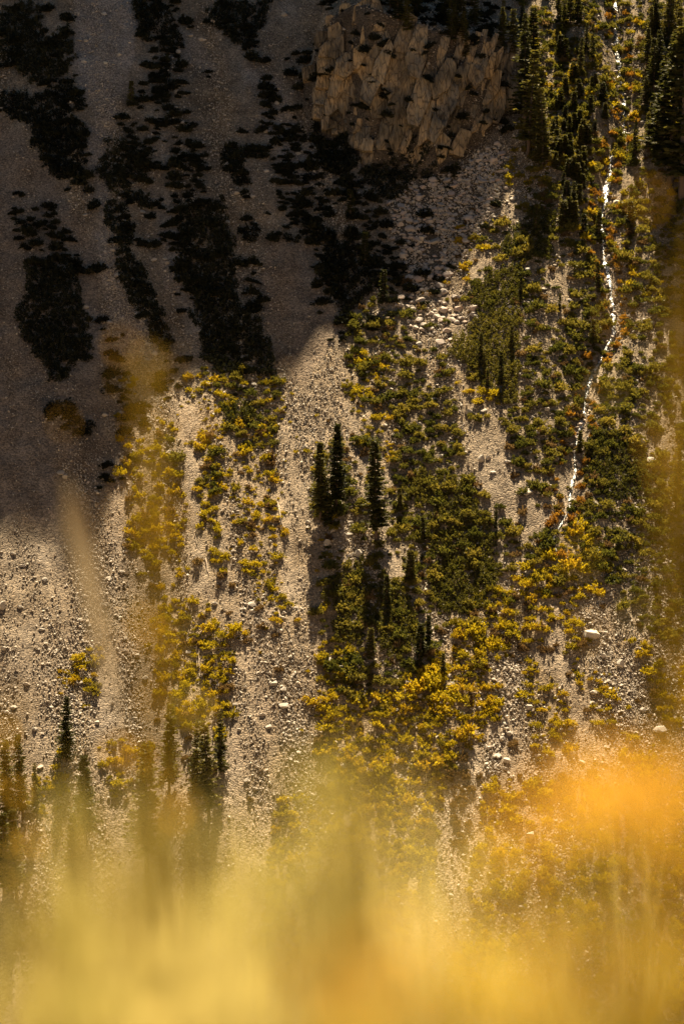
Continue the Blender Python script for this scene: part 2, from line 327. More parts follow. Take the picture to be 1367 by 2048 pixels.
def rock_mat(name, cols, scale=3.0, bump=0.4, rough=0.85, cracks=False, rnd=0.6):
    m, n, o = new_mat(name)
    tc = nd(n, 'ShaderNodeTexCoord'); oi = nd(n, 'ShaderNodeObjectInfo')
    ns = nd(n, 'ShaderNodeTexNoise'); ns.inputs['Scale'].default_value = scale; ns.inputs['Detail'].default_value = 6
    ad = nd(n, 'ShaderNodeVectorMath', operation='ADD'); n.links.new(tc.outputs['Object'], ad.inputs[0])
    cb = nd(n, 'ShaderNodeCombineXYZ'); mu = nd(n, 'ShaderNodeMath', operation='MULTIPLY'); mu.inputs[1].default_value = 40
    n.links.new(oi.outputs['Random'], mu.inputs[0]); n.links.new(mu.outputs[0], cb.inputs[0]); n.links.new(cb.outputs[0], ad.inputs[1])
    n.links.new(ad.outputs[0], ns.inputs['Vector'])
    mx = nd(n, 'ShaderNodeMath', operation='MULTIPLY_ADD'); mx.inputs[1].default_value = rnd
    n.links.new(oi.outputs['Random'], mx.inputs[0])
    m2 = nd(n, 'ShaderNodeMath', operation='MULTIPLY_ADD'); m2.inputs[1].default_value = 0.9; m2.inputs[2].default_value = -0.22 + (0.6 - rnd) * 0.5
    n.links.new(ns.outputs[0], m2.inputs[0]); n.links.new(m2.outputs[0], mx.inputs[2])
    r = ramp(n, [(i / max(1, len(cols) - 1), c) for i, c in enumerate(cols)])
    n.links.new(mx.outputs[0], r.inputs[0])
    b = nd(n, 'ShaderNodeBsdfPrincipled'); b.inputs['Roughness'].default_value = rough; b.inputs['Specular IOR Level'].default_value = 0.3
    col = r.outputs[0]
    bp = nd(n, 'ShaderNodeBump'); bp.inputs['Strength'].default_value = bump; bp.inputs['Distance'].default_value = 0.25
    n.links.new(ns.outputs[0], bp.inputs['Height'])
    if cracks:
        ge = nd(n, 'ShaderNodeNewGeometry')
        big = nd(n, 'ShaderNodeTexNoise'); big.inputs['Scale'].default_value = 0.22; big.inputs['Detail'].default_value = 5; n.links.new(ge.outputs['Position'], big.inputs['Vector'])
        st = ramp(n, [(0.38, (0.50, 0.52, 0.54)), (0.50, (1.1, 1.06, 0.98)), (0.66, (1.7, 1.5, 1.15))]); n.links.new(big.outputs[0], st.inputs[0])
        mp = nd(n, 'ShaderNodeMapping'); mp.inputs['Scale'].default_value = (2.2, 1.0, 0.55); mp.inputs['Rotation'].default_value = (0, 0.32, 0); n.links.new(ge.outputs['Position'], mp.inputs[0])
        fn = nd(n, 'ShaderNodeTexNoise'); fn.inputs['Scale'].default_value = 1.1; fn.inputs['Detail'].default_value = 7; n.links.new(mp.outputs[0], fn.inputs['Vector'])
        s2 = ramp(n, [(0.36, (0.35, 0.33, 0.32)), (0.47, (1, 1, 1))]); n.links.new(fn.outputs[0], s2.inputs[0])
        x1 = nd(n, 'ShaderNodeMix', data_type='RGBA', blend_type='MULTIPLY'); x1.inputs[0].default_value = 1; n.links.new(col, x1.inputs[6]); n.links.new(st.outputs[0], x1.inputs[7])
        x2 = nd(n, 'ShaderNodeMix', data_type='RGBA', blend_type='MULTIPLY'); x2.inputs[0].default_value = 0.7; n.links.new(x1.outputs[2], x2.inputs[6]); n.links.new(s2.outputs[0], x2.inputs[7])
        col = x2.outputs[2]
        vo = nd(n, 'ShaderNodeTexVoronoi', feature='DISTANCE_TO_EDGE'); vo.inputs['Scale'].default_value = 0.8; n.links.new(mp.outputs[0], vo.inputs['Vector'])
        cr = ramp(n, [(0.0, (0.22, 0.2, 0.19)), (0.07, (1, 1, 1))]); n.links.new(vo.outputs[0], cr.inputs[0])
        x3 = nd(n, 'ShaderNodeMix', data_type='RGBA', blend_type='MULTIPLY'); x3.inputs[0].default_value = 0.8; n.links.new(col, x3.inputs[6]); n.links.new(cr.outputs[0], x3.inputs[7]); col = x3.outputs[2]
        b2 = nd(n, 'ShaderNodeBump'); b2.inputs['Strength'].default_value = 1.0; b2.inputs['Distance'].default_value = 0.8
        n.links.new(fn.outputs[0], b2.inputs['Height']); n.links.new(bp.outputs[0], b2.inputs['Normal'])
        bp = b2
    n.links.new(col, b.inputs['Base Color']); n.links.new(bp.outputs[0], b.inputs['Normal'])
    n.links.new(b.outputs[0], o.inputs[0])
    return m
M = {}
M['stone'] = rock_mat('pale granite stone', [(0.14,0.11,0.08),(0.29,0.235,0.17),(0.38,0.33,0.26),(0.47,0.41,0.33),(0.33,0.23,0.14)])
M['boulder'] = rock_mat('weathered granite boulder', [(0.20,0.165,0.125),(0.32,0.28,0.225),(0.40,0.355,0.29),(0.34,0.26,0.18)], 1.5)
M['cliff'] = rock_mat('tan jointed cliff rock', [(0.09,0.078,0.063),(0.19,0.15,0.10),(0.28,0.215,0.135),(0.17,0.155,0.13),(0.32,0.245,0.155)], 0.6, 0.7, 0.9, True, 0.28)
M['talus'] = rock_mat('talus granite block', [(0.20,0.16,0.13),(0.34,0.29,0.24),(0.38,0.31,0.25),(0.40,0.27,0.19)], 1.2)
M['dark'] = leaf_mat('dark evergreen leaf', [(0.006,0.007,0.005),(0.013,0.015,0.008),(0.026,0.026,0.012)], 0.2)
M['green'] = leaf_mat('olive green leaf', [(0.022,0.027,0.008),(0.068,0.071,0.018),(0.133,0.115,0.027),(0.213,0.164,0.041)], 0.5)
M['mat'] = leaf_mat('creeping evergreen leaf', [(0.026,0.030,0.008),(0.069,0.066,0.017),(0.115,0.099,0.025)], 0.45)
M['yellow'] = leaf_mat('yellow autumn leaf', [(0.057,0.060,0.011),(0.165,0.134,0.021),(0.297,0.229,0.018),(0.380,0.293,0.021),(0.314,0.190,0.018),(0.181,0.182,0.023)], 0.5, (1.1,1.05,0.5))
M['orange'] = leaf_mat('orange willow leaf', [(0.127,0.062,0.017),(0.252,0.133,0.023),(0.323,0.198,0.030)], 0.5, (1.15,1.0,0.6))
M['tawny'] = leaf_mat('dry tawny twig', [(0.084,0.052,0.025),(0.140,0.091,0.045),(0.182,0.126,0.059)], 0.4, (1.1,1.0,0.7))
M['needle'] = leaf_mat('fir needle spray', [(0.015,0.019,0.008),(0.050,0.050,0.015),(0.131,0.111,0.030)], 0.5)
M['bark'] = rock_mat('grey brown bark', [(0.05,0.035,0.025),(0.12,0.085,0.06)], 6.0, 0.6)
M['deadwood'] = rock_mat('bleached dead wood', [(0.30,0.23,0.16),(0.50,0.40,0.29)], 5.0, 0.3)
M['fgreen'] = leaf_mat('pale green leaf', [(0.275,0.256,0.067),(0.367,0.316,0.112),(0.432,0.353,0.146)], 0.6, (1.1,1.05,0.8))
M['fgold'] = leaf_mat('golden blossom', [(0.512,0.244,0.023),(0.636,0.342,0.038),(0.672,0.424,0.091)], 0.55, (1.1,1.05,0.8))
M['dryleaf'] = leaf_mat('dry pale leaf', [(0.242,0.194,0.121),(0.290,0.234,0.146),(0.338,0.274,0.177)], 0.45, (1.0,0.95,0.85))
M['amber'] = leaf_mat('amber autumn leaf', [(0.471,0.258,0.029),(0.555,0.336,0.046),(0.606,0.408,0.075)], 0.6, (1.1,1.0,0.7))
M['fstem'] = leaf_mat('yellow green stem leaf', [(0.286,0.218,0.042),(0.370,0.302,0.059),(0.420,0.319,0.067)], 0.55, (1.15,1.1,0.7))
M['fgrass'] = leaf_mat('straw grass blade', [(0.147,0.158,0.035),(0.308,0.273,0.086),(0.430,0.355,0.149),(0.510,0.425,0.217)], 0.6, (1.1,1.05,0.8))

# ground: colour of the soil from an attribute, pebbles as relief
def ground_mat():
    m, n, o = new_mat('scree and soil')
    at = nd(n, 'ShaderNodeAttribute', attribute_name='soil')
    tc = nd(n, 'ShaderNodeTexCoord')
    v1 = nd(n, 'ShaderNodeTexVoronoi'); v1.inputs['Scale'].default_value = 5.5
    v2 = nd(n, 'ShaderNodeTexVoronoi'); v2.inputs['Scale'].default_value = 2.3
    n1 = nd(n, 'ShaderNodeTexNoise'); n1.inputs['Scale'].default_value = 0.35; n1.inputs['Detail'].default_value = 8
    for x in (v1, v2, n1): n.links.new(tc.outputs['Object'], x.inputs['Vector'])
    sv = nd(n, 'ShaderNodeSeparateColor'); n.links.new(v1.outputs['Color'], sv.inputs[0])
    r = ramp(n, [(0.0, (0.50, 0.50, 0.50)), (0.55, (0.95, 0.95, 0.95)), (1.0, (1.45, 1.42, 1.36))])
    n.links.new(sv.outputs[0], r.inputs[0])
    mm = nd(n, 'ShaderNodeMix', data_type='RGBA', blend_type='MULTIPLY'); mm.inputs[0].default_value = 1
    n.links.new(at.outputs['Color'], mm.inputs[6]); n.links.new(r.outputs[0], mm.inputs[7])
    r2 = ramp(n, [(0.3, (0.72, 0.70, 0.68)), (0.7, (1.2, 1.2, 1.2))]); n.links.new(n1.outputs[0], r2.inputs[0])
    m3 = nd(n, 'ShaderNodeMix', data_type='RGBA', blend_type='MULTIPLY'); m3.inputs[0].default_value = 1
    n.links.new(mm.outputs[2], m3.inputs[6]); n.links.new(r2.outputs[0], m3.inputs[7])
    b = nd(n, 'ShaderNodeBsdfPrincipled'); b.inputs['Roughness'].default_value = 0.95; b.inputs['Specular IOR Level'].default_value = 0.1
    n.links.new(m3.outputs[2], b.inputs['Base Color'])
    ad = nd(n, 'ShaderNodeMath', operation='MULTIPLY_ADD'); ad.inputs[1].default_value = -0.07
    n.links.new(v1.outputs['Distance'], ad.inputs[0])
    a2 = nd(n, 'ShaderNodeMath', operation='MULTIPLY'); a2.inputs[1].default_value = -0.05; n.links.new(v2.outputs['Distance'], a2.inputs[0]); n.links.new(a2.outputs[0], ad.inputs[2])
    bp = nd(n, 'ShaderNodeBump'); bp.inputs['Strength'].default_value = 1.0; bp.inputs['Distance'].default_value = 1.0
    n.links.new(ad.outputs[0], bp.inputs['Height']); n.links.new(bp.outputs[0], b.inputs['Normal'])
    n.links.new(b.outputs[0], o.inputs[0]); return m
M['ground'] = ground_mat()
def water_mat():
    m, n, o = new_mat('white mountain water')
    tc = nd(n, 'ShaderNodeTexCoord')
    ns = nd(n, 'ShaderNodeTexNoise'); ns.inputs['Scale'].default_value = 3.0; ns.inputs['Detail'].default_value = 5
    n.links.new(tc.outputs['Object'], ns.inputs['Vector'])
    r = ramp(n, [(0.42, (0.09, 0.095, 0.085)), (0.58, (0.74, 0.75, 0.74))]); n.links.new(ns.outputs[0], r.inputs[0])
    pl = nd(n, 'ShaderNodeTexNoise'); pl.inputs['Scale'].default_value = 0.75; pl.inputs['Detail'].default_value = 3; n.links.new(tc.outputs['Object'], pl.inputs['Vector'])
    pr = ramp(n, [(0.44, (0.10, 0.11, 0.10)), (0.54, (1, 1, 1))]); n.links.new(pl.outputs[0], pr.inputs[0])
    pm = nd(n, 'ShaderNodeMix', data_type='RGBA', blend_type='MULTIPLY'); pm.inputs[0].default_value = 1; n.links.new(r.outputs[0], pm.inputs[6]); n.links.new(pr.outputs[0], pm.inputs[7])
    b = nd(n, 'ShaderNodeBsdfPrincipled'); b.inputs['Roughness'].default_value = 0.32; b.inputs['Specular IOR Level'].default_value = 0.6
    n.links.new(pm.outputs[2], b.inputs['Base Color'])
    bp = nd(n, 'ShaderNodeBump'); bp.inputs['Strength'].default_value = 0.8; bp.inputs['Distance'].default_value = 0.2
    n.links.new(ns.outputs[0], bp.inputs['Height']); n.links.new(bp.outputs[0], b.inputs['Normal'])
    n.links.new(b.outputs[0], o.inputs[0]); return m
M['water'] = water_mat()

# ------------------------------------------------------------------ mesh helpers
def mesh_np(name, V, F, mat=None, smooth=False):
    """F: (n,3) or (n,4) int array"""
    V = np.asarray(V, np.float32); F = np.asarray(F, np.int32); k = F.shape[1]
    me = bpy.data.meshes.new(name)
    me.vertices.add(len(V)); me.vertices.foreach_set('co', V.ravel())
    me.loops.add(F.size); me.loops.foreach_set('vertex_index', F.ravel())
    me.polygons.add(len(F))
    me.polygons.foreach_set('loop_start', np.arange(0, F.size, k, dtype=np.int32))
    me.polygons.foreach_set('use_smooth', np.full(len(F), smooth))
    me.update(calc_edges=True); me.validate()
    if mat: me.materials.append(mat)
    return me
def add_tint(me, vals):
    a = me.attributes.new('tint', 'FLOAT', 'POINT'); a.data.foreach_set('value', np.asarray(vals, np.float32))
def link(name, data, parent=None, loc=None):
    o = bpy.data.objects.new(name, data); COL.objects.link(o)
    if parent: o.parent = parent
    if loc is not None: o.location = loc
    return o
def tag(o, label=None, cat=None, group=None, kind=None):
    if label: o['label'] = label
    if cat: o['category'] = cat
    if group: o['group'] = group
    if kind: o['kind'] = kind
    return o
def rvec(n, r=rng):
    v = r.normal(size=(n, 3)); return v / np.linalg.norm(v, axis=1)[:, None]
def quads(C, A, B):
    """leaf-like rhombi: centres C, half axes A (long) and B (short)"""
    n = len(C)
    V = np.stack([C - A, C + B, C + A, C - B], 1).reshape(-1, 3)
    F = np.arange(4 * n).reshape(-1, 4)
    return V, F
def leaf_cloud(C, out, size, up=0.35, r=rng):
    """C centres, out: preferred growing direction"""
    n = len(C)
    a = out + 0.75 * rvec(n, r) + np.array([0, 0, up]); a /= np.linalg.norm(a, axis=1)[:, None]
    b = np.cross(a, rvec(n, r)); b /= np.linalg.norm(b, axis=1)[:, None] + 1e-9
    s = size * r.uniform(0.6, 1.35, n)[:, None]
    return quads(C, a * s, b * s * 0.5)
def tube(pts, rad, k=5):
    pts = np.asarray(pts, float); n = len(pts); V = []; F = []
    for i in range(n):
        t = pts[min(i + 1, n - 1)] - pts[max(i - 1, 0)]; t /= np.linalg.norm(t) + 1e-9
        a = np.cross(t, [0.31, 0.17, 0.93] if abs(t[2]) < 0.9 else [1, 0, 0]); a /= np.linalg.norm(a); b = np.cross(t, a)
        for j in range(k):
            th = 2 * math.pi * j / k; V.append(pts[i] + (a * math.cos(th) + b * math.sin(th)) * rad[i])
    for i in range(n - 1):
        for j in range(k):
            F.append((i * k + j, i * k + (j + 1) % k, (i + 1) * k + (j + 1) % k, (i + 1) * k + j))
    return np.array(V), np.array(F)
def merge(parts):
    V = []; F = []; o = 0
    for v, f in parts: V.append(v); F.append(f + o); o += len(v)
    return np.concatenate(V), np.concatenate(F)

# ------------------------------------------------------------------ the ground
def build_ground():
    def spaced(segs):
        out = []
        for a, b, s in segs: out.append(np.arange(a, b, s))
        return np.unique(np.concatenate(out + [[segs[-1][1]]]))
    xs_p = spaced([(0, 58, 0.31), (58, 90, 1.6), (90, 420, 12)])
    xs = np.concatenate([-xs_p[:0:-1], xs_p])
    ys = spaced([(-640, -250, 15), (-250, -246, 1.0), (-246, -228, 0.45), (-228, -72, 4.0), (-72, 110, 0.31), (110, 146, 1.2), (146, 158, 0.6), (158, 240, 3), (240, 900, 20)])
    X, Y = np.meshgrid(xs, ys, indexing='ij')
    Z = height(X, Y)
    V = np.stack([X, Y, Z], -1).reshape(-1, 3)
    nx, ny = len(xs), len(ys)
    idx = np.arange(nx * ny).reshape(nx, ny)
    F = np.stack([idx[:-1, :-1], idx[1:, :-1], idx[1:, 1:], idx[:-1, 1:]], -1).reshape(-1, 4)
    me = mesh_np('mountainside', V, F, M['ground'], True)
    u, v = project(V)
    u = np.clip(u, 0, PW - 1); v = np.clip(v, 0, PH - 1)
    st = samp(STONY, u, v, 14); fi = samp(FINE, u, v, 14)
    gr = samp(GREEN, u, v, 10); yl = samp(YEL, u, v, 10); dk = samp(DARK, u, v, 10)
    nz = fbm(V[:, 0] / 6, V[:, 1] / 6, 61, 4)[:, None] * 0.6 - 0.8 * fbm((V[:, 0] + 0.18 * V[:, 1]) / 2.4, V[:, 1] / 24, 91, 4)[:, None]
    c = np.array([0.225, 0.176, 0.122]) + nz * 0.06
    c = c * (1 - fi[:, None]) + (np.array([0.195, 0.152, 0.112]) + nz * 0.05) * fi[:, None]
    lit = np.clip(gr * 0.8, 0, 1)[:, None]; c = c * (1 - 0.55 * lit) + np.array([0.13, 0.10, 0.05]) * 0.55 * lit
    yy = np.clip(yl, 0, 1)[:, None]; c = c * (1 - 0.45 * yy) + np.array([0.20, 0.135, 0.05]) * 0.45 * yy
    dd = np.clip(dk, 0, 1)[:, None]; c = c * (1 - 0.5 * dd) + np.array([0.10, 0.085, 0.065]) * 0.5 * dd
    ch = samp(CHUTE, u, v, 10)[:, None]; c = c * (1 - ch) + (np.array([0.26, 0.22, 0.18]) + nz * 0.05) * ch
    c = c * (1 - 0.16 * samp(mask([(1.0,[(0,1060),(230,1090),(320,1200),(310,1500),(0,1500)])], 6), u, v, 12)[:, None])
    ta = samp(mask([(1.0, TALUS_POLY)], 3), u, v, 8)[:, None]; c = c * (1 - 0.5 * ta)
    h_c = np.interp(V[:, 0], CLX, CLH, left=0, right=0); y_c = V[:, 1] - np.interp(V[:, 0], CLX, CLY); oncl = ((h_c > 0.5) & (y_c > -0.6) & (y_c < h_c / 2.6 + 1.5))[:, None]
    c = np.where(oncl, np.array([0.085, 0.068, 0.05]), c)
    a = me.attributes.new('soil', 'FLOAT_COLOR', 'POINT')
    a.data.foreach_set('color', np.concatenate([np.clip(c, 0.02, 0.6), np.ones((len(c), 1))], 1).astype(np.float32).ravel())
    return tag(link('mountainside_ground', me), kind='structure')
build_ground()

# ------------------------------------------------------------------ where things are: words for labels
PLACES = [((205,90),'at the top of the shaded gravel chute'),((195,270),'in the narrow middle of the shaded gravel chute'),((215,520),'beside the long narrow black thicket'),
 ((70,450),'on the upper brown scree in shade'),((60,760),'on the brown scree beside the wide black thicket'),((70,960),'on the dark scree just above the shade edge'),
 ((370,210),'in the shaded brush field above the hook-shaped thicket'),((400,480),'in the shaded brush field below the boulder'),((330,640),'between the two longest black thickets'),
 ((560,180),'on the shaded rubble beside the cliff'),((580,380),'on the shaded rubble above the smooth scree tongue'),((585,620),'on the smooth shaded scree tongue'),
 ((820,170),'on the face of the tan cliff'),((680,380),'in the dark brush at the cliff corner'),((710,540),'in the dark brush beside the talus'),((880,430),'in the shaded talus below the cliff'),
 ((870,640),'at the sunlit foot of the talus'),((960,300),'under the end of the cliff'),((960,60),'on top of the cliff'),((1110,180),'in the forest between cliff and stream'),
 ((1060,380),'in the shadow stripes of the tall firs'),((1220,120),'beside the top of the stream'),((1320,180),'beyond the stream under the dark firs'),((1310,420),'beyond the stream below the dark firs'),
 ((1215,520),'beside the bright middle of the stream'),((1110,600),'in the shrub belt beside the middle stream'),((1010,720),'around the mat with dark saplings'),((1310,700),'on the stony patch beyond the stream'),
 ((1150,860),'beside the thin lower stream'),((1280,930),'in the dense shrubs beyond the lower stream'),((1060,900),'in the shrub belt beside the pale gully'),((960,900),'in the pale gully between shrub belts'),
 ((780,720),'high in the upper shrub belt'),((850,870),'low in the upper shrub belt'),((740,840),'in the orange brush above the tall firs'),((640,860),'on the open scree above the fir trio'),
 ((690,1000),'around the fir trio'),((850,1060),'in the green belt by the fir trio'),((940,1160),'in the green belt above the yellow hollow'),((1130,1100),'where the stream dies out'),
 ((1300,1150),'in the lowest dense shrubs beyond the stream'),((720,1220),'around the long fir shadows'),((820,1290),'beside the two small dark saplings'),((960,1250),'in the yellow hollow below the green belt'),
 ((900,1430),'in the big golden thicket'),((1010,1400),'on the cobble tongue beside the golden thicket'),((1090,1420),'on the yellow island between cobble tongues'),((1200,1300),'on the wide cobble field'),
 ((1320,1370),'at the edge of the wide cobble field'),((470,800),'just below the big ragged thicket'),((420,960),'in the upper yellow strip'),((520,1000),'in the rusty yellow strip beside open scree'),
 ((300,1000),'in the veiled yellow strip beside the dark scree'),((270,780),'in the veiled half shade'),((530,1160),'in the bright yellow patch on open scree'),((440,1130),'in the thin yellow strip on open scree'),
 ((390,1300),'in the golden strip above the lower firs'),((540,1330),'on the open gravel fan'),((580,1210),'on the open gravel above the fan'),((110,1200),'on the lit cobble scree'),((150,1350),'by the lone yellow patch on the cobble scree'),
 ((250,1300),'on the cobble scree between the yellow patches'),((660,1330),'at the yellow edge of the gravel fan'),((90,1550),'around the lower fir clump'),((380,1540),'around the row of lower firs'),((700,1550),'in the veiled yellow brush'),
 ((560,1520),'on the lowest open gravel'),((240,1560),'on the veiled scree between the lower firs'),((900,1620),'in the brown brush below the golden thicket'),((1150,1600),'on the cobbles behind the orange blossoms'),((700,1800),'in the brush at the valley bottom')]
PXY = np.array([p[0] for p in PLACES], float)
def place(u, v): return PLACES[int(np.argmin(((PXY - [u, v]) ** 2).sum(1)))][1]

# ------------------------------------------------------------------ cliff
def hull_mesh(name, pts, mat):
    bm = bmesh.new()
    for p in pts: bm.verts.new(p)
    r = bmesh.ops.convex_hull(bm, input=bm.verts)
    bmesh.ops.delete(bm, geom=[g for g in r['geom_interior'] if isinstance(g, bmesh.types.BMVert)], context='VERTS')
    bmesh.ops.recalc_face_normals(bm, faces=bm.faces)
    me = bpy.data.meshes.new(name); bm.to_mesh(me); bm.free(); me.materials.append(mat); return me
def slab_pts(w, h, d):
    pts = []
    for sx in (-1, 1):
        for sy in (-1, 1):
            for sz in (-1, 1):
                p = np.array([sx * w / 2, sy * d / 2, sz * h / 2]) * (1 + rng.uniform(-0.16, 0.08, 3))
                if sy < 0 and rng.random() < 0.45:      # knock an outer corner off
                    for ax in range(3):
                        q = p.copy(); q[ax] *= rng.uniform(0.45, 0.8); pts.append(q)
                else: pts.append(p)
    return pts
def clip_poly(poly, n, c):
    out = []
    for i in range(len(poly)):
        a, b = poly[i], poly[(i + 1) % len(poly)]; da = a @ n - c; db = b @ n - c
        if da <= 0: out.append(a)
        if (da < 0) != (db < 0) and abs(da - db) > 1e-9: out.append(a + (b - a) * (da / (da - db)))
    return out
def build_cliff():
    foot = hit([830], [250])[0]
    root = tag(link('rock_cliff', None, loc=foot), 'tan jointed rock cliff standing in the shaded slope', 'cliff')
    r = np.random.default_rng(19)
    def frame(u, v):                                                    # joint directions: steep, leaning, closely spaced across
        lean = np.interp(u, [640, 720, 800], [0.08, 0.16, 0.33]); el = np.interp(u, [640, 720, 800], [1.2, 1.8, 2.6])
        return lean, el
    seeds = []; tries = 0
    while len(seeds) < 400 and tries < 16000:
        tries += 1; u = r.uniform(590, 1080); v = r.uniform(-30, 370)
        size = 9 + 40 * np.clip(float(fbm(np.array(u / 70.0), np.array(v / 60.0), 93, 2)) + 0.45, 0, 1) ** 1.6
        size *= r.uniform(0.75, 1.25); lean, el = frame(u, v); ok = True
        for (u2, v2, s2) in seeds:
            du, dv = u - u2, v - v2; x = du * math.cos(lean) + dv * math.sin(lean); y = (-du * math.sin(lean) + dv * math.cos(lean)) / el
            if x * x + y * y < ((size + s2) * 0.5) ** 2: ok = False; break
        if ok: seeds.append((u, v, size))
    seeds.append((832, 226, 60)); seeds = [q for q in seeds if q[2] == 60 or (q[0] - 832) ** 2 + (q[1] - 226) ** 2 > 38 ** 2]
    SD = np.array([(a, b) for a, b, _ in seeds])
    keep = [i for i, (u, v) in enumerate(SD) if 614 < u < 1062 and np.interp(u, CT[:, 0], CT[:, 1]) + 2 < v < np.interp(u, CB[:, 0], CB[:, 1]) - 4]
    H0 = hit(SD[keep, 0], SD[keep, 1])
    for i, p in zip(keep, H0):
        u, v = SD[i]; lean, el = frame(u, v); ca, sa = math.cos(lean), math.sin(lean)
        A = np.array([[ca, sa], [-sa / el, ca / el]]); Ai = np.linalg.inv(A)
        Q = (SD - SD[i]) @ A.T; dist = np.linalg.norm(Q, axis=1); order = np.argsort(dist)[1:22]
        poly = [np.array(q, float) for q in ((-60, -60), (60, -60), (60, 60), (-60, 60))]
        for j in order:
            n = np.sign(Q[j]) * np.abs(Q[j]) ** 2.0; n /= np.linalg.norm(n); poly = clip_poly(poly, n, (Q[j] @ n) / 2)
            if len(poly) < 3: break
        if len(poly) < 3: continue
        P2 = np.array(poly) @ Ai.T * r.uniform(0.97, 1.03) + SD[i]
        yaw = 0.55 * float(fbm(np.array(u / 55.0), np.array(v / 80.0), 95, 2)) + r.normal(0, 0.16); pit = 0.42 + 0.25 * float(fbm(np.array(u / 60.0), np.array(v / 40.0), 96, 2)) + r.normal(0, 0.14)
        nf = np.array([math.sin(yaw), -math.cos(yaw) * math.cos(pit), math.sin(pit)]); nf /= np.linalg.norm(nf)
        o0 = p + np.array([0, -0.5 - 2.2 * float(fbm(np.array(u / 50.0), np.array(v / 55.0), 97, 3)) + r.normal(0, 0.34) - (0.9 if i == len(seeds) - 1 else 0), 0])
        D = ray(P2[:, 0], P2[:, 1]); t = ((o0 - CAM) @ nf) / (D @ nf); fr = CAM + D * t[:, None]
        c = fr.mean(0); k = len(fr)
        ring = c + (fr - c) * r.uniform(0.80, 0.97, (k, 1)) + nf * r.uniform(0.0, 0.12, (k, 1)); cen = c + nf * r.uniform(-0.05, 0.22) + (ring[0] - c) * 0.45
        back = fr + np.array([0, 3.2, -1.0])
        V = np.concatenate([back, fr, ring, cen[None]]) - foot; F = []
        for q in range(k):
            q2 = (q + 1) % k; F += [(q, q2, k + q2), (q, k + q2, k + q), (k + q, k + q2, 2 * k + q2), (k + q, 2 * k + q2, 2 * k + q), (2 * k + q, 2 * k + q2, 3 * k)]
        link('rock_slab', mesh_np('rock_slab', V, np.array(F), M['cliff']), root)
build_cliff()

# ------------------------------------------------------------------ stream
def build_stream():
    y = np.arange(-6, 118, 0.16); n = len(y); k = 7
    cx = stream_x(y) + 0.35 * fbm(y / 2.2, 0 * y, 71, 3)
    wd = 0.15 + 0.28 * np.clip(1.3 * fbm(y / 1.5, 0 * y, 74, 3) + 0.42, 0, 1.1)
    wd *= np.interp(y, [-6, 0, 12, 30, 55], [0.4, 0.6, 0.8, 1.0, 1.25])
    t = np.linspace(-1, 1, k)
    X = cx[:, None] + wd[:, None] * t[None]; Y = np.repeat(y[:, None], k, 1)
    zc = height(cx, y)
    step = 0.30 * np.abs(fbm(y / 0.9, 0 * y, 75, 2))
    Z = zc[:, None] + 0.16 + step[:, None] - 0.10 * t[None] ** 2 + 0.16 * fbm(X / 0.35, Y / 0.45, 77, 3)
    V = np.stack([X, Y, Z], -1).reshape(-1, 3); idx = np.arange(n * k).reshape(n, k)
    F = np.stack([idx[:-1, :-1], idx[:-1, 1:], idx[1:, 1:], idx[1:, :-1]], -1).reshape(-1, 4)
    tag(link('stream_water', mesh_np('stream_water', V, F, M['water'], True)), kind='structure')
build_stream()

# ------------------------------------------------------------------ scattering in ground space
def scatter(n_try, dens, rad_of, umin=-60, umax=1430, vmin=-60, vmax=2080, seed=1, keep=0.8, streak=False):
    """dart throwing: points picked in the picture, kept by density, spaced on the ground"""
    r = np.random.default_rng(seed)
    u = r.uniform(umin, umax, n_try); v = r.uniform(vmin, vmax, n_try)
    p = plane_hit(u, v); p[:, 2] = hz(p[:, 0], p[:, 1]); u, v = project(p)
    d = dens(u, v) * (0.55 + 0.9 * np.clip(fbm(p[:, 0] / 3.0, p[:, 1] / 3.0, seed + 80, 3) + 0.5, 0, 1))
    if streak: d = d * np.clip(0.85 + 2.8 * fbm((p[:, 0] + 0.25 * p[:, 1]) / 3.2, p[:, 1] / 16.0, seed + 99, 3), 0, 1.6)
    ok = r.random(n_try) < d
    u, v, p, d = u[ok], v[ok], p[ok], d[ok]
    rad = rad_of(u, v, r, len(u))
    grid = {}; out = []
    for i in range(len(u)):
        q = rad[i] * keep; gx, gy = int(p[i, 0] // 2), int(p[i, 1] // 2); bad = False
        for a in (-1, 0, 1):
            for b in (-1, 0, 1):
                for (x2, y2, r2) in grid.get((gx + a, gy + b), ()):
                    if (p[i, 0] - x2) ** 2 + 1.5 * (p[i, 1] - y2) ** 2 < (q + r2) ** 2 * 0.7: bad = True; break
                if bad: break
            if bad: break
        if bad: continue
        grid.setdefault((gx, gy), []).append((p[i, 0], p[i, 1], q)); out.append(i)
    return u[out], v[out], p[out], rad[out]

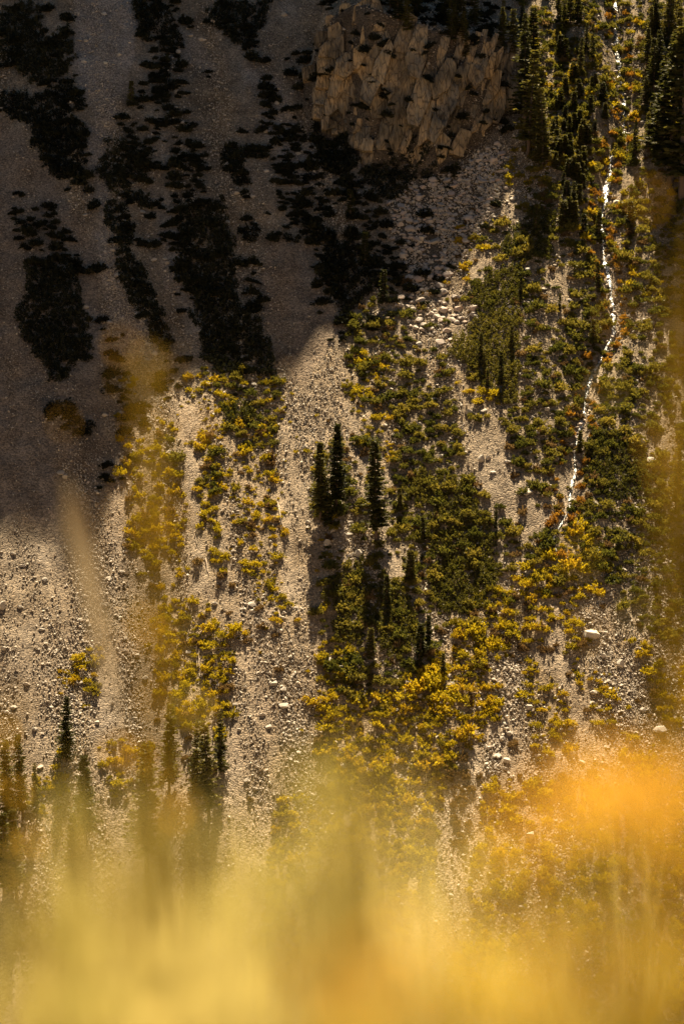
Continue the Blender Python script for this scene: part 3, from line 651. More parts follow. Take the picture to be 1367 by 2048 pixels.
SRC = {}
def source_collection(name, meshes):
    c = bpy.data.collections.new(name)
    for i, me in enumerate(meshes):
        o = bpy.data.objects.new('%s_%02d' % (name, i), me); c.objects.link(o)
    return c
def stuff_instances(name, P, rot, scl, idx, coll, label, cat):
    me = bpy.data.meshes.new(name); me.vertices.add(len(P)); me.vertices.foreach_set('co', np.asarray(P, np.float32).ravel())
    for an, arr in (('rot', rot), ('scl', scl)):
        a = me.attributes.new(an, 'FLOAT_VECTOR', 'POINT'); a.data.foreach_set('vector', np.asarray(arr, np.float32).ravel())
    a = me.attributes.new('idx', 'INT', 'POINT'); a.data.foreach_set('value', np.asarray(idx, np.int32))
    o = link(name, me)
    g = bpy.data.node_groups.new(name + '_nodes', 'GeometryNodeTree')
    g.interface.new_socket('Geometry', in_out='INPUT', socket_type='NodeSocketGeometry')
    g.interface.new_socket('Geometry', in_out='OUTPUT', socket_type='NodeSocketGeometry')
    gi = g.nodes.new('NodeGroupInput'); go = g.nodes.new('NodeGroupOutput')
    ip = g.nodes.new('GeometryNodeInstanceOnPoints')
    ci = g.nodes.new('GeometryNodeCollectionInfo'); ci.inputs['Collection'].default_value = coll
    ci.inputs['Separate Children'].default_value = True; ci.inputs['Reset Children'].default_value = True
    def na(nm, ty):
        x = g.nodes.new('GeometryNodeInputNamedAttribute'); x.data_type = ty; x.inputs['Name'].default_value = nm; return x.outputs[0]
    g.links.new(gi.outputs[0], ip.inputs['Points']); g.links.new(ci.outputs[0], ip.inputs['Instance'])
    ip.inputs['Pick Instance'].default_value = True
    g.links.new(na('idx', 'INT'), ip.inputs['Instance Index'])
    g.links.new(na('rot', 'FLOAT_VECTOR'), ip.inputs['Rotation']); g.links.new(na('scl', 'FLOAT_VECTOR'), ip.inputs['Scale'])
    g.links.new(ip.outputs[0], go.inputs[0])
    md = o.modifiers.new('scatter', 'NODES'); md.node_group = g
    return tag(o, label, cat, kind='stuff')

# ------------------------------------------------------------------ stones
def stone_mesh(name, n, mat, seed, flat=0.75):
    r = np.random.default_rng(seed); v = rvec(n, r) * r.uniform(0.8, 1.0, (n, 1)) * np.array([1.0, r.uniform(0.65, 0.95), r.uniform(0.5, flat)])
    # shear a few planes off so the stone is angular
    for _ in range(4):
        nn = rvec(1, r)[0]; d = v @ nn; v = np.where((d > 0.55)[:, None], v - (d - 0.55)[:, None] * nn, v)
    return hull_mesh(name, v * 0.5, mat)
small_src = source_collection('scree_source', [stone_mesh('scree_stone', 12, M['stone'], 100 + i) for i in range(8)])
def scree():
    r = np.random.default_rng(3); n = 800000
    u = r.uniform(-60, 1430, n); v = r.uniform(-40, 2070, n)
    p = plane_hit(u, v); p[:, 2] = hz(p[:, 0], p[:, 1]); u, v = project(p)
    st = samp(STONY, np.clip(u, 0, PW - 1), np.clip(v, 0, PH - 1), 10)
    clump = np.clip(0.55 + 1.9 * fbm((p[:, 0] + 0.18 * p[:, 1]) / 2.4, p[:, 1] / 24, 91, 4), 0.08, 1.5)
    ok = r.random(n) < st * clump * 0.5
    dx = np.abs(p[:, 0] - stream_x(p[:, 1]))
    p, u, v, st = p[ok], u[ok], v[ok], st[ok]; n = len(p)
    s = 0.15 * (1 - r.random(n)) ** -0.36; s = np.clip(s, 0.14, 0.52)
    s *= np.where(st > 1.15, 1.45, 1.0) * np.where(st < 0.4, 0.8, 1.0)
    scl = s[:, None] * r.uniform(0.75, 1.3, (n, 3))
    rot = r.uniform(0, 6.28, (n, 3)) * np.array([0.15, 0.15, 1.0]) + np.array([math.radians(20), 0, 0])
    p[:, 2] += scl[:, 2] * 0.2 + 0.02
    stuff_instances('scree_stones', p, rot, scl, r.integers(0, 8, n), small_src, 'loose pale scree stones lying all over the slope', 'scree')
    print('scree', n)
scree()

ROCK_MESH = [stone_mesh('boulder', 26, M['boulder'], 300 + i, 0.85) for i in range(9)]
TALUS_MESH = [stone_mesh('talus_block', 22, M['talus'], 400 + i, 0.8) for i in range(7)]
# boulders one can point at: u, v, width px, height px, label
BOULDERS = [(567,1412,24,17,'white flat-topped boulder casting a short shadow on the gravel fan'),(547,1368,24,11,'long pale boulder lying just above the flat-topped one'),
 (416,768,17,13,'pale block just below the shade edge under the black thicket'),(483,774,22,15,'larger rounded pale boulder beside the pale block under the thicket'),
 (310,708,15,14,'pale boulder in the veiled half shade between thickets'),(717,1110,20,26,'upright pale boulder beside the long fir shadow'),(654,1088,18,24,'tall brown boulder standing inside the fir shadow'),
 (1238,408,32,22,'big grey boulder on the bank of the upper stream'),(1069,866,28,16,'pale humped boulder in the shrub belt near the stream'),(1052,984,32,14,'long grey slab half under shrubs near the pale gully'),
 (1182,1270,44,20,'big grooved boulder lying across the wide cobble field'),(1209,1010,20,12,'round tan boulder on the bank opposite the lower stream'),(1190,1008,20,14,'brown boulder next to the round tan one'),
 (1300,920,28,11,'flat pale slab beyond the stream on bare ground'),(1283,884,22,18,'tan boulder upslope of the flat pale slab'),(1303,648,20,14,'white angular boulder on the stony patch beyond the stream'),
 (1290,640,16,10,'small white slab on the stony patch beyond the stream'),(254,1146,13,15,'pale knobbly boulder on the lit scree below the veil'),(122,946,20,12,'pale split boulder alone on the dark scree'),(130,955,16,14,'lower half of the pale split boulder on dark scree'),
 (768,852,14,14,'white block in the orange brush above the firs'),(937,826,20,18,'pale block at the edge of the pale gully'),(962,920,16,24,'dark boulder with a shadow in the pale gully'),
 (357,104,15,13,'pale boulder below the thicket beside the gravel chute'),(238,110,11,10,'grey boulder in the upper gravel chute'),(475,340,16,11,'tan boulder beside a black thicket in the brush field'),
 (308,520,15,11,'pale boulder beside the long narrow black thicket'),(330,518,12,9,'small pale boulder next to the one by the long thicket'),(195,410,14,11,'pale boulder where the chute narrows'),
 (285,424,14,9,'tan slab below the hook-shaped thicket'),(173,615,14,10,'white boulder above the wide black thicket on brown scree'),(400,664,14,12,'pale boulder between the two longest black thickets'),
 (570,30,20,14,'tan boulder high on the shaded rubble'),(606,104,15,9,'tan flat stone on shaded rubble by the cliff'),(409,80,12,10,'pale boulder in the upper brush field'),
 (830,374,16,12,'pale block beneath the jet black hollow'),(868,483,30,16,'long tan slab in the middle of the talus'),(842,478,20,14,'grey slab beside the long tan slab in the talus'),
 (1138,600,12,8,'white stone at the top of the bare gap in the shrub belt'),(1085,578,20,7,'long white slab lying between shrubs near the middle stream'),(1216,345,12,9,'pale stone by the upper stream'),
 (1195,150,14,10,'pale rock in the forest beside the top stream'),(1292,1090,14,9,'pale stone in the lowest dense shrubs'),(1248,1140,14,9,'white stone at the shrub edge above the cobble field'),
 (1113,1024,14,16,'pale round boulder beside the lower stream bed'),(1055,1145,16,14,'pale angular boulder where the stream dies out'),(1057,1416,20,16,'tan boulder on the edge of the yellow island'),
 (1140,1458,16,14,'brown boulder at the foot of the yellow island'),(1190,1385,26,12,'grey slab between yellow bushes on the cobble field'),(1240,1330,18,26,'dark upright boulder throwing a shadow on the cobble field'),
 (1206,1313,18,16,'tan block in the middle of the cobble field'),(1352,1364,14,8,'white stone at the edge of the cobble field'),(1163,1525,18,12,'white boulder just above the orange blossoms'),(1208,1528,18,12,'pale boulder beside the white one above the blossoms'),
 (994,1512,22,14,'brown boulder at the foot of the cobble tongue'),(1012,1522,22,14,'pale block beside the brown one on the cobble tongue'),(1320,1460,34,22,'large tan boulder half veiled at the cobble field edge'),
 (429,1208,14,12,'white-faced stone in the thin gravel lane'),(505,1209,20,9,'flat white slab on open gravel'),(486,1218,18,6,'thin pale slab beside the flat white slab'),(440,1370,18,10,'white boulder beside the golden strip'),
 (478,1460,12,12,'pale boulder beside the lower firs'),(525,1430,14,12,'pale boulder left below the flat-topped one'),(470,1410,12,14,'upright pale stone by the golden strip'),
 (683,1337,14,18,'white upright stone at the yellow edge of the fan'),(660,1318,16,6,'flat white stone at the yellow edge of the fan'),(65,1620,30,28,'pale boulder at the foot of the lower fir clump'),
 (5,1215,18,30,'tall pale boulder at the very edge of the lit scree'),(8,1298,14,14,'grey boulder at the edge of the cobble scree'),(157,1142,14,10,'pale boulder on scree below the shade edge'),
 (192,1138,12,9,'white stone on scree below the shade edge'),(76,1298,11,11,'grey stone by the dry tuft on the cobble scree'),(600,1602,16,10,'white stone at the bottom of the open gravel'),(1060,1672,26,18,'white boulder glimpsed behind the orange blossoms'),
 (690,1532,26,12,'pale slab glimpsed through the pale plume'),(865,1135,0,0,None)]
def put_rock(mesh, name, u, v, w_, h_, label, cat, group):
    p = hit([u], [v])[0]; s = (p - CAM) @ FWD * 2 * HALF_V / PH
    o = link(name, mesh)
    o.scale = (w_ * s * 1.1, w_ * s * R.uniform(0.9, 1.2), max(h_ * s * 1.25, w_ * s * 0.45))
    o.rotation_euler = (math.radians(R.uniform(0, 20)), math.radians(R.uniform(-12, 12)), R.uniform(-0.5, 0.5))
    o.location = p + np.array([0, 0, h_ * s * 0.07])
    tag(o, label, cat, group)
    return p
for i, (u, v, w_, h_, lb) in enumerate(BOULDERS):
    if lb: put_rock(ROCK_MESH[i % 9], 'boulder', u, v, w_, h_, lb, 'boulder', 'boulders lying on the slope')
def more_boulders():
    dens = lambda u, v: np.clip(samp(STONY, np.clip(u, 0, PW-1), np.clip(v, 0, PH-1), 6) - 0.35, 0, 1) * (v < 1640)
    u, v, p, rad = scatter(9000, dens, lambda u, v, r, n: 0.20 * (1 - r.random(n)) ** -0.36, 5, 1362, 5, 1640, seed=23)
    o_ = np.argsort(-rad)[:190]
    for k in o_:
        s = (p[k] - CAM) @ FWD * 2 * HALF_V / PH
        wpx = min(2 * rad[k] / s, 15)
        tone = ['pale', 'grey', 'tan', 'white', 'brownish'][k % 5]; size = 'small' if wpx < 8.5 else ('mid-sized' if wpx < 12 else 'stout')
        put_rock(ROCK_MESH[k % 9], 'boulder', u[k], v[k], wpx, wpx * R.uniform(0.55, 0.85), '%s %s boulder %s' % (size, tone, place(u[k], v[k])), 'boulder', 'boulders lying on the slope')
more_boulders()
def stream_rocks():
    r = np.random.default_rng(37)
    for k, y in enumerate(np.arange(-3, 80, 0.62)):
        x = float(stream_x(y)) + 0.35 * float(fbm(np.array(y / 2.2), np.array(0.0), 71, 3)) + r.choice([-1, 1]) * r.uniform(0.0, 0.7); z = float(height(np.array(x), np.array(y)))
        o = link('stream_rock', TALUS_MESH[k % 7]); sz = 0.30 + 0.65 * r.random() ** 2; o.scale = (sz * 1.2, sz, sz); o.location = (x, y, z + 0.2); o.rotation_euler = (r.uniform(0, .4), r.uniform(-.3, .3), r.uniform(0, 6.28))
        v = float(project(np.array([x, y, z]))[1]); seg = 'top reach' if v < 200 else 'shaded bend' if v < 330 else 'bright upper reach' if v < 500 else 'lower middle reach' if v < 700 else 'thin lower run' if v < 950 else 'dying end'
        tag(o, '%s %s rock parting the water in the stream\'s %s' % ('small' if sz < 0.36 else 'larger', ['grey', 'brown', 'tan'][k % 3], seg), 'rock', 'rocks standing in the stream')
stream_rocks()
def talus():
    m = mask([(1.0, TALUS_POLY), (0.8, [(780,590),(950,620),(890,690),(840,680)])], 2)
    u, v, p, rad = scatter(9000, lambda u, v: samp(m, np.clip(u, 0, PW-1), np.clip(v, 0, PH-1), 6), lambda u, v, r, n: np.clip(0.26 * (1 - r.random(n)) ** -0.45, 0.26, 0.8), 740, 1040, 270, 700, seed=29, keep=0.72)
    o_ = np.argsort(-rad)[:280]
    for k in o_:
        s = (p[k] - CAM) @ FWD * 2 * HALF_V / PH; wpx = 2.2 * rad[k] / s
        where = ('at the talus head under the cliff' if v[k] < 400 else 'in the middle of the shaded talus' if v[k] < 500 else 'in the narrow tail of the shaded talus' if v[k] < 590 else 'at the sunlit foot of the talus')
        size = 'small' if wpx < 9 else ('middling' if wpx < 13 else 'big')
        put_rock(TALUS_MESH[k % 7], 'talus_block', u[k], v[k], wpx, wpx * R.uniform(0.55, 0.8), '%s %s block %s' % (size, ['grey', 'tan', 'brown', 'pale'][k % 4], where), 'rock', 'angular blocks of the talus below the cliff')
talus()

# ------------------------------------------------------------------ shrubs
def shrub_mesh(name, mat, n_clump, n_leaf, leaf, flat, seed, upright=0.35, twigs=True):
    r = np.random.default_rng(seed)
    nl = int(r.integers(3, 6))                                         # uneven lobes merged into one bush
    lc = np.stack([r.uniform(-0.52, 0.52, nl), r.uniform(-0.48, 0.48, nl), np.zeros(nl)], 1); lr = r.uniform(0.32, 0.72, nl); lc[0] = 0; lr[0] = 0.72; lh = r.uniform(0.6, 1.25, nl)
    w = r.choice(nl, n_clump, p=lr ** 2 / (lr ** 2).sum())
    d = rvec(n_clump, r); d[:, 2] = np.abs(d[:, 2]) * 0.95 + 0.05
    rad = r.uniform(0.35, 1.0, n_clump) ** 0.5 * r.uniform(0.8, 1.2, n_clump)
    C = lc[w] + d * (rad * lr[w])[:, None] * np.stack([np.ones(n_clump), np.ones(n_clump), flat * 1.25 * lh[w]], 1)
    cen = np.repeat(C, n_leaf, 0); out = np.repeat(d, n_leaf, 0)
    L = cen + r.normal(size=cen.shape) * 0.085 + out * r.exponential(0.06, (len(cen), 1))
    L[:, 2] = np.maximum(L[:, 2], 0.0)
    V, F = leaf_cloud(L, out * 0.8, leaf, upright, r)
    t = np.repeat(np.clip(np.repeat(r.uniform(0, 1, n_clump), n_leaf) * 0.6 + r.uniform(0, 0.4, len(L)), 0, 1), 4)
    parts = [(V, F)]
    if twigs:
        for k in range(0, n_clump, 5):
            v2, f2 = tube([[0, 0, -0.12], C[k] * 0.5 + [0, 0, 0.03], C[k] * 1.04], [0.028, 0.02, 0.008], 4); parts.append((v2, f2)); t = np.concatenate([t, np.full(len(v2), 0.02)])
    V, F = merge(parts)
    me = mesh_np(name, V, F, mat); add_tint(me, t); return me
SH = {
 'green': [shrub_mesh('green_shrub', M['green'], 58, 15, 0.115, 0.78, 500 + i) for i in range(10)],
 'dark': [shrub_mesh('dark_shrub', M['dark'], 52, 15, 0.14, 0.62, 520 + i) for i in range(7)],
 'yellow': [shrub_mesh('yellow_bush', M['yellow'], 44, 13, 0.12, 0.80, 540 + i, 0.5) for i in range(10)],
 'orange': [shrub_mesh('orange_bush', M['orange'], 46, 14, 0.12, 0.85, 560 + i, 0.5) for i in range(4)],
 'tawny': [shrub_mesh('tawny_brush', M['tawny'], 38, 15, 0.15, 0.7, 580 + i, 0.9) for i in range(4)],
}
def words_size(r_, a, b): return 'small' if r_ < a else ('medium' if r_ < b else 'large')
def plant_field(kind, name, dens, rad, n_try, seed, cap, label_kind, tones, cat, group, stuff_name, stuff_label, keep=0.75, a=0.7, b=1.0, **kw):
    u, v, p, rd = scatter(n_try, dens, rad, seed=seed, keep=keep, **kw)
    vis = (u > -20) & (u < PW + 20) & (v > -20) & (v < 1720)
    score = np.where(vis, rd, -1); order = np.argsort(-score)
    own = order[:cap]; own = own[score[own] > 0]; rest = np.setdiff1d(np.arange(len(u)), own)
    ms = SH[kind]; r = np.random.default_rng(seed + 1)
    for k in own:
        o = link(name, ms[k % len(ms)]); s = rd[k]
        o.scale = (s * r.uniform(0.9, 1.25), s * r.uniform(0.9, 1.2), s * r.uniform(0.85, 1.25))
        o.rotation_euler = (math.radians(r.uniform(0, 18)), math.radians(r.uniform(-8, 8)), r.uniform(0, 6.28)); o.location = p[k]
        tag(o, '%s %s %s %s' % (words_size(s, a, b), tones[k % len(tones)], label_kind, place(u[k], v[k])), cat, group)
    if len(rest):
        n = len(rest); coll = source_collection(stuff_name + '_source', ms)
        scl = rd[rest][:, None] * r.uniform(0.85, 1.2, (n, 3)); rot = np.stack([r.uniform(0, 0.3, n), r.uniform(-0.12, 0.12, n), r.uniform(0, 6.28, n)], 1)
        stuff_instances(stuff_name, p[rest], rot, scl, r.integers(0, len(ms), n), coll, stuff_label, cat)
    print(name, len(own), len(rest))
cl = lambda m, u, v: samp(m, np.clip(u, 0, PW - 1), np.clip(v, 0, PH - 1), 7)
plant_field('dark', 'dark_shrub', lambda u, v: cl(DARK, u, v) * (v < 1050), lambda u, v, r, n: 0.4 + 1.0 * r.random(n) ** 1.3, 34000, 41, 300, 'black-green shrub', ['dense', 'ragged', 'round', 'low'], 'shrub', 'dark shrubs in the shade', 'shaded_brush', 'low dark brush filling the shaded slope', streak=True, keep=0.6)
BAND = mask([(1.0,[(640,1440),(760,1380),(850,1320),(940,1230),(1030,1160),(1110,1100),(1140,1060),(1200,1060),(1200,1180),(1110,1240),(1030,1310),(1000,1420),(950,1500),(870,1560),(640,1580)])], 4)
OPEN = 1 - 0.82 * mask([(1.0,[(590,790),(690,660),(692,780),(622,880),(612,1060),(636,1210),(636,1600),(462,1600),(476,1290),(540,1270),(575,1190),(578,1000),(566,860)]),(1.0,[(442,960),(476,1080),(500,1200),(478,1270),(448,1160)]),
 (1.0,[(362,790),(396,900),(402,1000),(404,1190),(378,1130),(376,960),(348,880)]),(1.0,[(0,1060),(230,1100),(250,1130),(310,1190),(306,1480),(0,1500)]),(1.0,[(870,610),(950,640),(896,695),(950,800),(1000,900),(1056,1050),(1000,1060),(944,950),(905,800)]),
 (1.0,[(1200,1180),(1270,1170),(1285,1290),(1240,1420),(1190,1330),(1150,1240)]),(1.0,[(980,1325),(1030,1315),(1036,1380),(1000,1560),(948,1560),(992,1440)]),(0.0,[(178,1285),(207,1290),(195,1375),(150,1390),(108,1380),(110,1345),(150,1325)])], 5)
def no_mat(u, v):
    return 1 - 0.62 * cl(MATM, u, v)
MATM = mask([(1.0, p) for _, p in MATS], 1)
plant_field('green', 'green_shrub', lambda u, v: cl(GREEN, u, v) * no_mat(u, v) * 1.1 * cl(OPEN, u, v), lambda u, v, r, n: (0.32 + 0.95 * r.random(n) ** 1.4) * np.where(v < 330, 0.9, 1.0), 32000, 43, 300, 'olive green shrub', ['dense', 'ragged', 'rounded', 'bushy', 'broad'], 'shrub', 'olive green shrubs on the sunlit slope', 'green_brush', 'low olive green brush filling the sunlit slope', keep=0.66, a=0.95, b=1.12)
plant_field('yellow', 'yellow_bush', lambda u, v: (cl(YEL, u, v) + 0.3 * cl(BAND, u, v)) * cl(OPEN, u, v), lambda u, v, r, n: (0.22 + 0.75 * r.random(n) ** 1.9) * np.where(v > 1250, 1.1, 0.95) * (1 + 0.45 * cl(BAND, u, v)), 40000, 47, 300, 'bush', ['bright yellow', 'golden', 'yellow-green', 'orange-yellow'], 'bush', 'yellow autumn bushes', 'yellow_brush', 'low yellow autumn brush on the sunlit slope', keep=0.62, a=0.6, b=0.8)
plant_field('tawny', 'tawny_brush', lambda u, v: cl(TAWNY, u, v) * cl(OPEN, u, v), lambda u, v, r, n: r.uniform(0.35, 0.8, n), 9000, 53, 200, 'dry brush', ['tawny', 'brown', 'straw'], 'bush', 'dry tawny brush', 'dry_undergrowth', 'dry tawny undergrowth between the bushes', a=0.5, b=0.65)

def stream_bushes():
    r = np.random.default_rng(59); k = 0
    for y in np.arange(-4, 84, 1.15):
        for sgn in (-1, 1):
            if r.random() < (0.36 if y > 40 else 0.22): continue
            x = float(stream_x(y)) + sgn * r.uniform(0.95, 1.9); yy = y + r.uniform(-0.5, 0.5)
            p = np.array([x, yy, float(hz(x, yy))]); u, v = project(p); s = r.uniform(0.4, 0.85)
            o = link('orange_willow', SH['orange'][k % 4]); o.location = p; o.scale = (s, s, s * r.uniform(0.9, 1.3)); o.rotation_euler = (0.15, 0, r.uniform(0, 6.28)); k += 1
            seg = 'top' if v < 200 else 'shaded upper bend' if v < 330 else 'bright upper middle' if v < 500 else 'lower middle' if v < 700 else 'thin lower run' if v < 950 else 'end'
            tag(o, '%s orange willow on the %s bank, %s of the stream' % (words_size(s, 0.53, 0.7), 'near' if sgn < 0 else 'far', seg) if seg not in ('bright upper middle','lower middle','thin lower run') else
                '%s orange willow on the %s bank, stream\'s %s' % (words_size(s, 0.53, 0.7), 'near' if sgn < 0 else 'far', seg), 'bush', 'orange willows lining the stream')
    for (u, v, s, lb) in [(1142,157,0.9,'round bright gold bush standing out in the dark forest'),(1180,78,0.8,'gold bush in the forest beside the stream top'),(1218,178,1.0,'yellow bush touching the stream under the firs'),
                          (1185,160,0.5,'small gold bush beside the yellow one near the stream'),(1172,48,0.7,'pale gold bush at the top of the forest'),(983,352,0.5,'single bright yellow sprig on the shaded talus'),
                          (990,1298,0.75,'bright orange bush in the yellow hollow'),(1268,235,1.1,'gold-topped bush on the far stream bank'),(1305,280,1.0,'gold bush below the dark firs'),(955,1262,1.2,'large rust orange bush above the golden thicket'),
                          (1120,1112,0.9,'rust orange bush where the stream ends'),(1100,1160,0.8,'rust bush at the top of the yellow hollow'),(870,1370,1.3,'large rust bush at the head of the golden thicket')]:
        p = hit([u], [v])[0]; o = link('autumn_bush', SH['yellow' if 'gold' in lb or 'yellow' in lb else 'orange'][k % 4]); k += 1
        o.location = p; o.scale = (s, s, s * 1.1); o.rotation_euler = (0.1, 0, R.uniform(0, 6)); tag(o, lb, 'bush')
stream_bushes()

def cliff_shrubs():
    r = np.random.default_rng(83); k = 0
    while k < 52:
        u = r.uniform(630, 1040); v = r.uniform(40, 330)
        if not (np.interp(u, CT[:, 0], CT[:, 1]) + 8 < v < np.interp(u, CB[:, 0], CB[:, 1]) - 4): continue
        p = hit([u], [v])[0]; s_ = 0.35 + 0.75 * r.random() ** 2; o = link('cliff_shrub', SH['dark'][k % 5]); o.location = p + np.array([0, -1.1, 0.2]); o.scale = (s_ * 1.2, s_, s_ * 0.9); o.rotation_euler = (0.5, 0, r.uniform(0, 6.28)); k += 1
        tag(o, '%s dark shrub clinging to the %s of the tan cliff' % (words_size(s_, 0.45, 0.7), ('upper ' if v < 150 else 'lower ' if v > 240 else 'middle ') + ('corner' if u < 720 else 'face' if u < 920 else 'end')), 'shrub', 'shrubs clinging to the cliff')
cliff_shrubs()
def mat_object(name, poly, mat, label, cat, step, hgt, nl, leaf, group, seed):
    r = np.random.default_rng(seed)
    us = [q[0] for q in poly]; vs = [q[1] for q in poly]; s0 = pxm(sum(us) / len(us), sum(vs) / len(vs))
    du = step / s0; dv = du * 0.77
    U, Vv = np.meshgrid(np.arange(min(us) - 12, max(us) + 12, du), np.arange(min(vs) - 12, max(vs) + 12, dv)); U = U.ravel() + r.uniform(-0.45, 0.45, U.size) * du; Vv = Vv.ravel() + r.uniform(-0.45, 0.45, Vv.size) * dv
    wu = U + 10 * fbm(U / 22, Vv / 22, seed, 3); wv = Vv + 10 * fbm(U / 22, Vv / 22, seed + 5, 3)
    ok = inside(poly, wu, wv) & (fbm(U / 9, Vv / 7, seed + 31, 3) > (-0.36 if cat == 'thicket' else -0.28)); U, Vv = U[ok], Vv[ok]
    P = plane_hit(U, Vv); P[:, 2] = hz(P[:, 0], P[:, 1])
    base = P.mean(0); base[2] = hz(base[0], base[1])
    n = len(P); hh = hgt * (0.45 + 0.9 * np.clip(fbm(P[:, 0] / 1.6, P[:, 1] / 1.6, seed + 9, 3) + 0.5, 0, 1.2))
    d = rvec(n * nl, r); d[:, 2] = np.abs(d[:, 2])
    C = np.repeat(P, nl, 0) + d * np.stack([np.full(n * nl, step * 0.75), np.full(n * nl, step * 0.75), np.repeat(hh, nl)], 1) * r.uniform(0.5, 1.0, (n * nl, 1))
    V, F = leaf_cloud(C - base, d * 0.6, leaf, 0.3, r)
    me = mesh_np(name, V, F, mat); add_tint(me, np.repeat(np.clip(np.repeat(r.uniform(0, 1, n), nl) * 0.6 + r.uniform(0, 0.4, n * nl), 0, 1), 4))
    o = link(name, me, loc=base); tag(o, label, cat, group); return o
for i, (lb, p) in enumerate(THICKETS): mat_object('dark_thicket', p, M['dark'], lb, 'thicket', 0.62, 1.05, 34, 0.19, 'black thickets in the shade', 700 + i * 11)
for i, (lb, p) in enumerate(MATS): mat_object('shrub_mat', p, M['mat'], lb, 'shrub mat', 0.46, 0.80, 46, 0.12, 'creeping green mats', 900 + i * 11)

# ------------------------------------------------------------------ conifers
def conifer_meshes(seed, H=12.0, rmax=1.45, bare=0.12, whorls=44, fill=1.0, conic=0.8):
    r = np.random.default_rng(seed)
    lean = r.normal(0, 0.12, 2)
    zs = np.linspace(-0.4, H, 9)
    pts = np.stack([lean[0] * (zs / H) ** 2, lean[1] * (zs / H) ** 2, zs], 1)
    tv, tf = tube(pts, np.interp(zs / H, [-0.1, 0, 1], [0.24, 0.20, 0.02]), 7)
    tm = mesh_np('trunk', tv, tf, M['bark'], True)
    Cs = []; As = []; Bs = []; T = []; br = []
    for wi in range(whorls):
        f = bare + (1 - bare) * (wi + r.uniform(-0.4, 0.4)) / whorls
        if f > 0.995: continue
        L0 = rmax * ((1 - f) / (1 - bare)) ** conic * (0.75 + 0.25 * min(1, (f - bare) * 8)) + 0.08
        for b in range(r.integers(4, 7)):
            if r.random() > fill: continue
            az = r.uniform(0, 6.283); L = L0 * r.uniform(0.4, 1.3); droop = r.uniform(-0.45, -0.05) + 0.5 * f
            dirv = np.array([math.cos(az), math.sin(az), droop]); dirv /= np.linalg.norm(dirv)
            base = np.array([lean[0] * f * f, lean[1] * f * f, f * H]); side = np.array([-math.sin(az), math.cos(az), 0])
            n = max(3, int(L / 0.15)); tint = r.uniform(0, 1)
            if L > 0.5: br.append(tube([base, base + dirv * L * 0.5, base + dirv * L * 0.9], [0.03, 0.02, 0.008], 3))
            for k in range(n):
                t = (k + 0.6) / n; wdt = 0.20 * (1.15 - t)
                c = base + dirv * L * t + np.array([0, 0, 0.10 * t * L])
                for sg in (-1, 1):
                    a = dirv * 0.6 + side * sg * 0.9 + r.normal(0, 0.25, 3); a /= np.linalg.norm(a)
                    a = a * (0.17 + wdt * 0.8)
                    bb = np.cross(a, [0, 0, 1]) * 0.0 + r.normal(0, 1, 3); bb = np.cross(a, bb); bb = bb / np.linalg.norm(bb) * 0.10
                    Cs.append(c + a * 0.7); As.append(a); Bs.append(bb); T.append(tint * 0.6 + r.uniform(0, 0.4))
    V, F = quads(np.array(Cs), np.array(As), np.array(Bs)); t = np.repeat(T, 4)
    cm = mesh_np('crown', V, F, M['needle']); add_tint(cm, t)
    bv, bf = merge(br); bm_ = mesh_np('branches', bv, bf, M['bark'])
    return tm, cm, bm_
CON = {'tall': [conifer_meshes(1000 + i, 12, 1.6, 0.15, 40, 0.82) for i in range(3)],
       'full': [conifer_meshes(1010 + i, 12, 2.1, 0.05, 40, 1.0, 0.75) for i in range(3)],
       'dense': [conifer_meshes(1030 + i, 12, 1.6, 0.14, 54, 0.92, 0.85) for i in range(3)],
       'small': [conifer_meshes(1020 + i, 5, 0.85, 0.04, 22, 1.0, 0.8) for i in range(3)]}
def conifer(kind, i, u_base, v_base, hpx, label, group, width=1.0, name='fir_tree'):
    p = hit([u_base], [v_base])[0]; s = (p - CAM) @ FWD * 2 * HALF_V / PH
    H = 5.0 if kind == 'small' else 12.0
    sc = hpx * s / 0.966 / H
    root = tag(link(name, None, loc=p), label, 'tree', group)
    root.rotation_euler = (math.radians(R.uniform(-2, 2)), math.radians(R.uniform(-2, 2)), R.uniform(0, 6.28))
    root.scale = (sc * width, sc * width, sc)
    tm, cm, bm_ = CON[kind][i % len(CON[kind])]
    link('trunk', tm, root); link('crown', cm, root)
    if hpx > 120: link('branches', bm_, root)
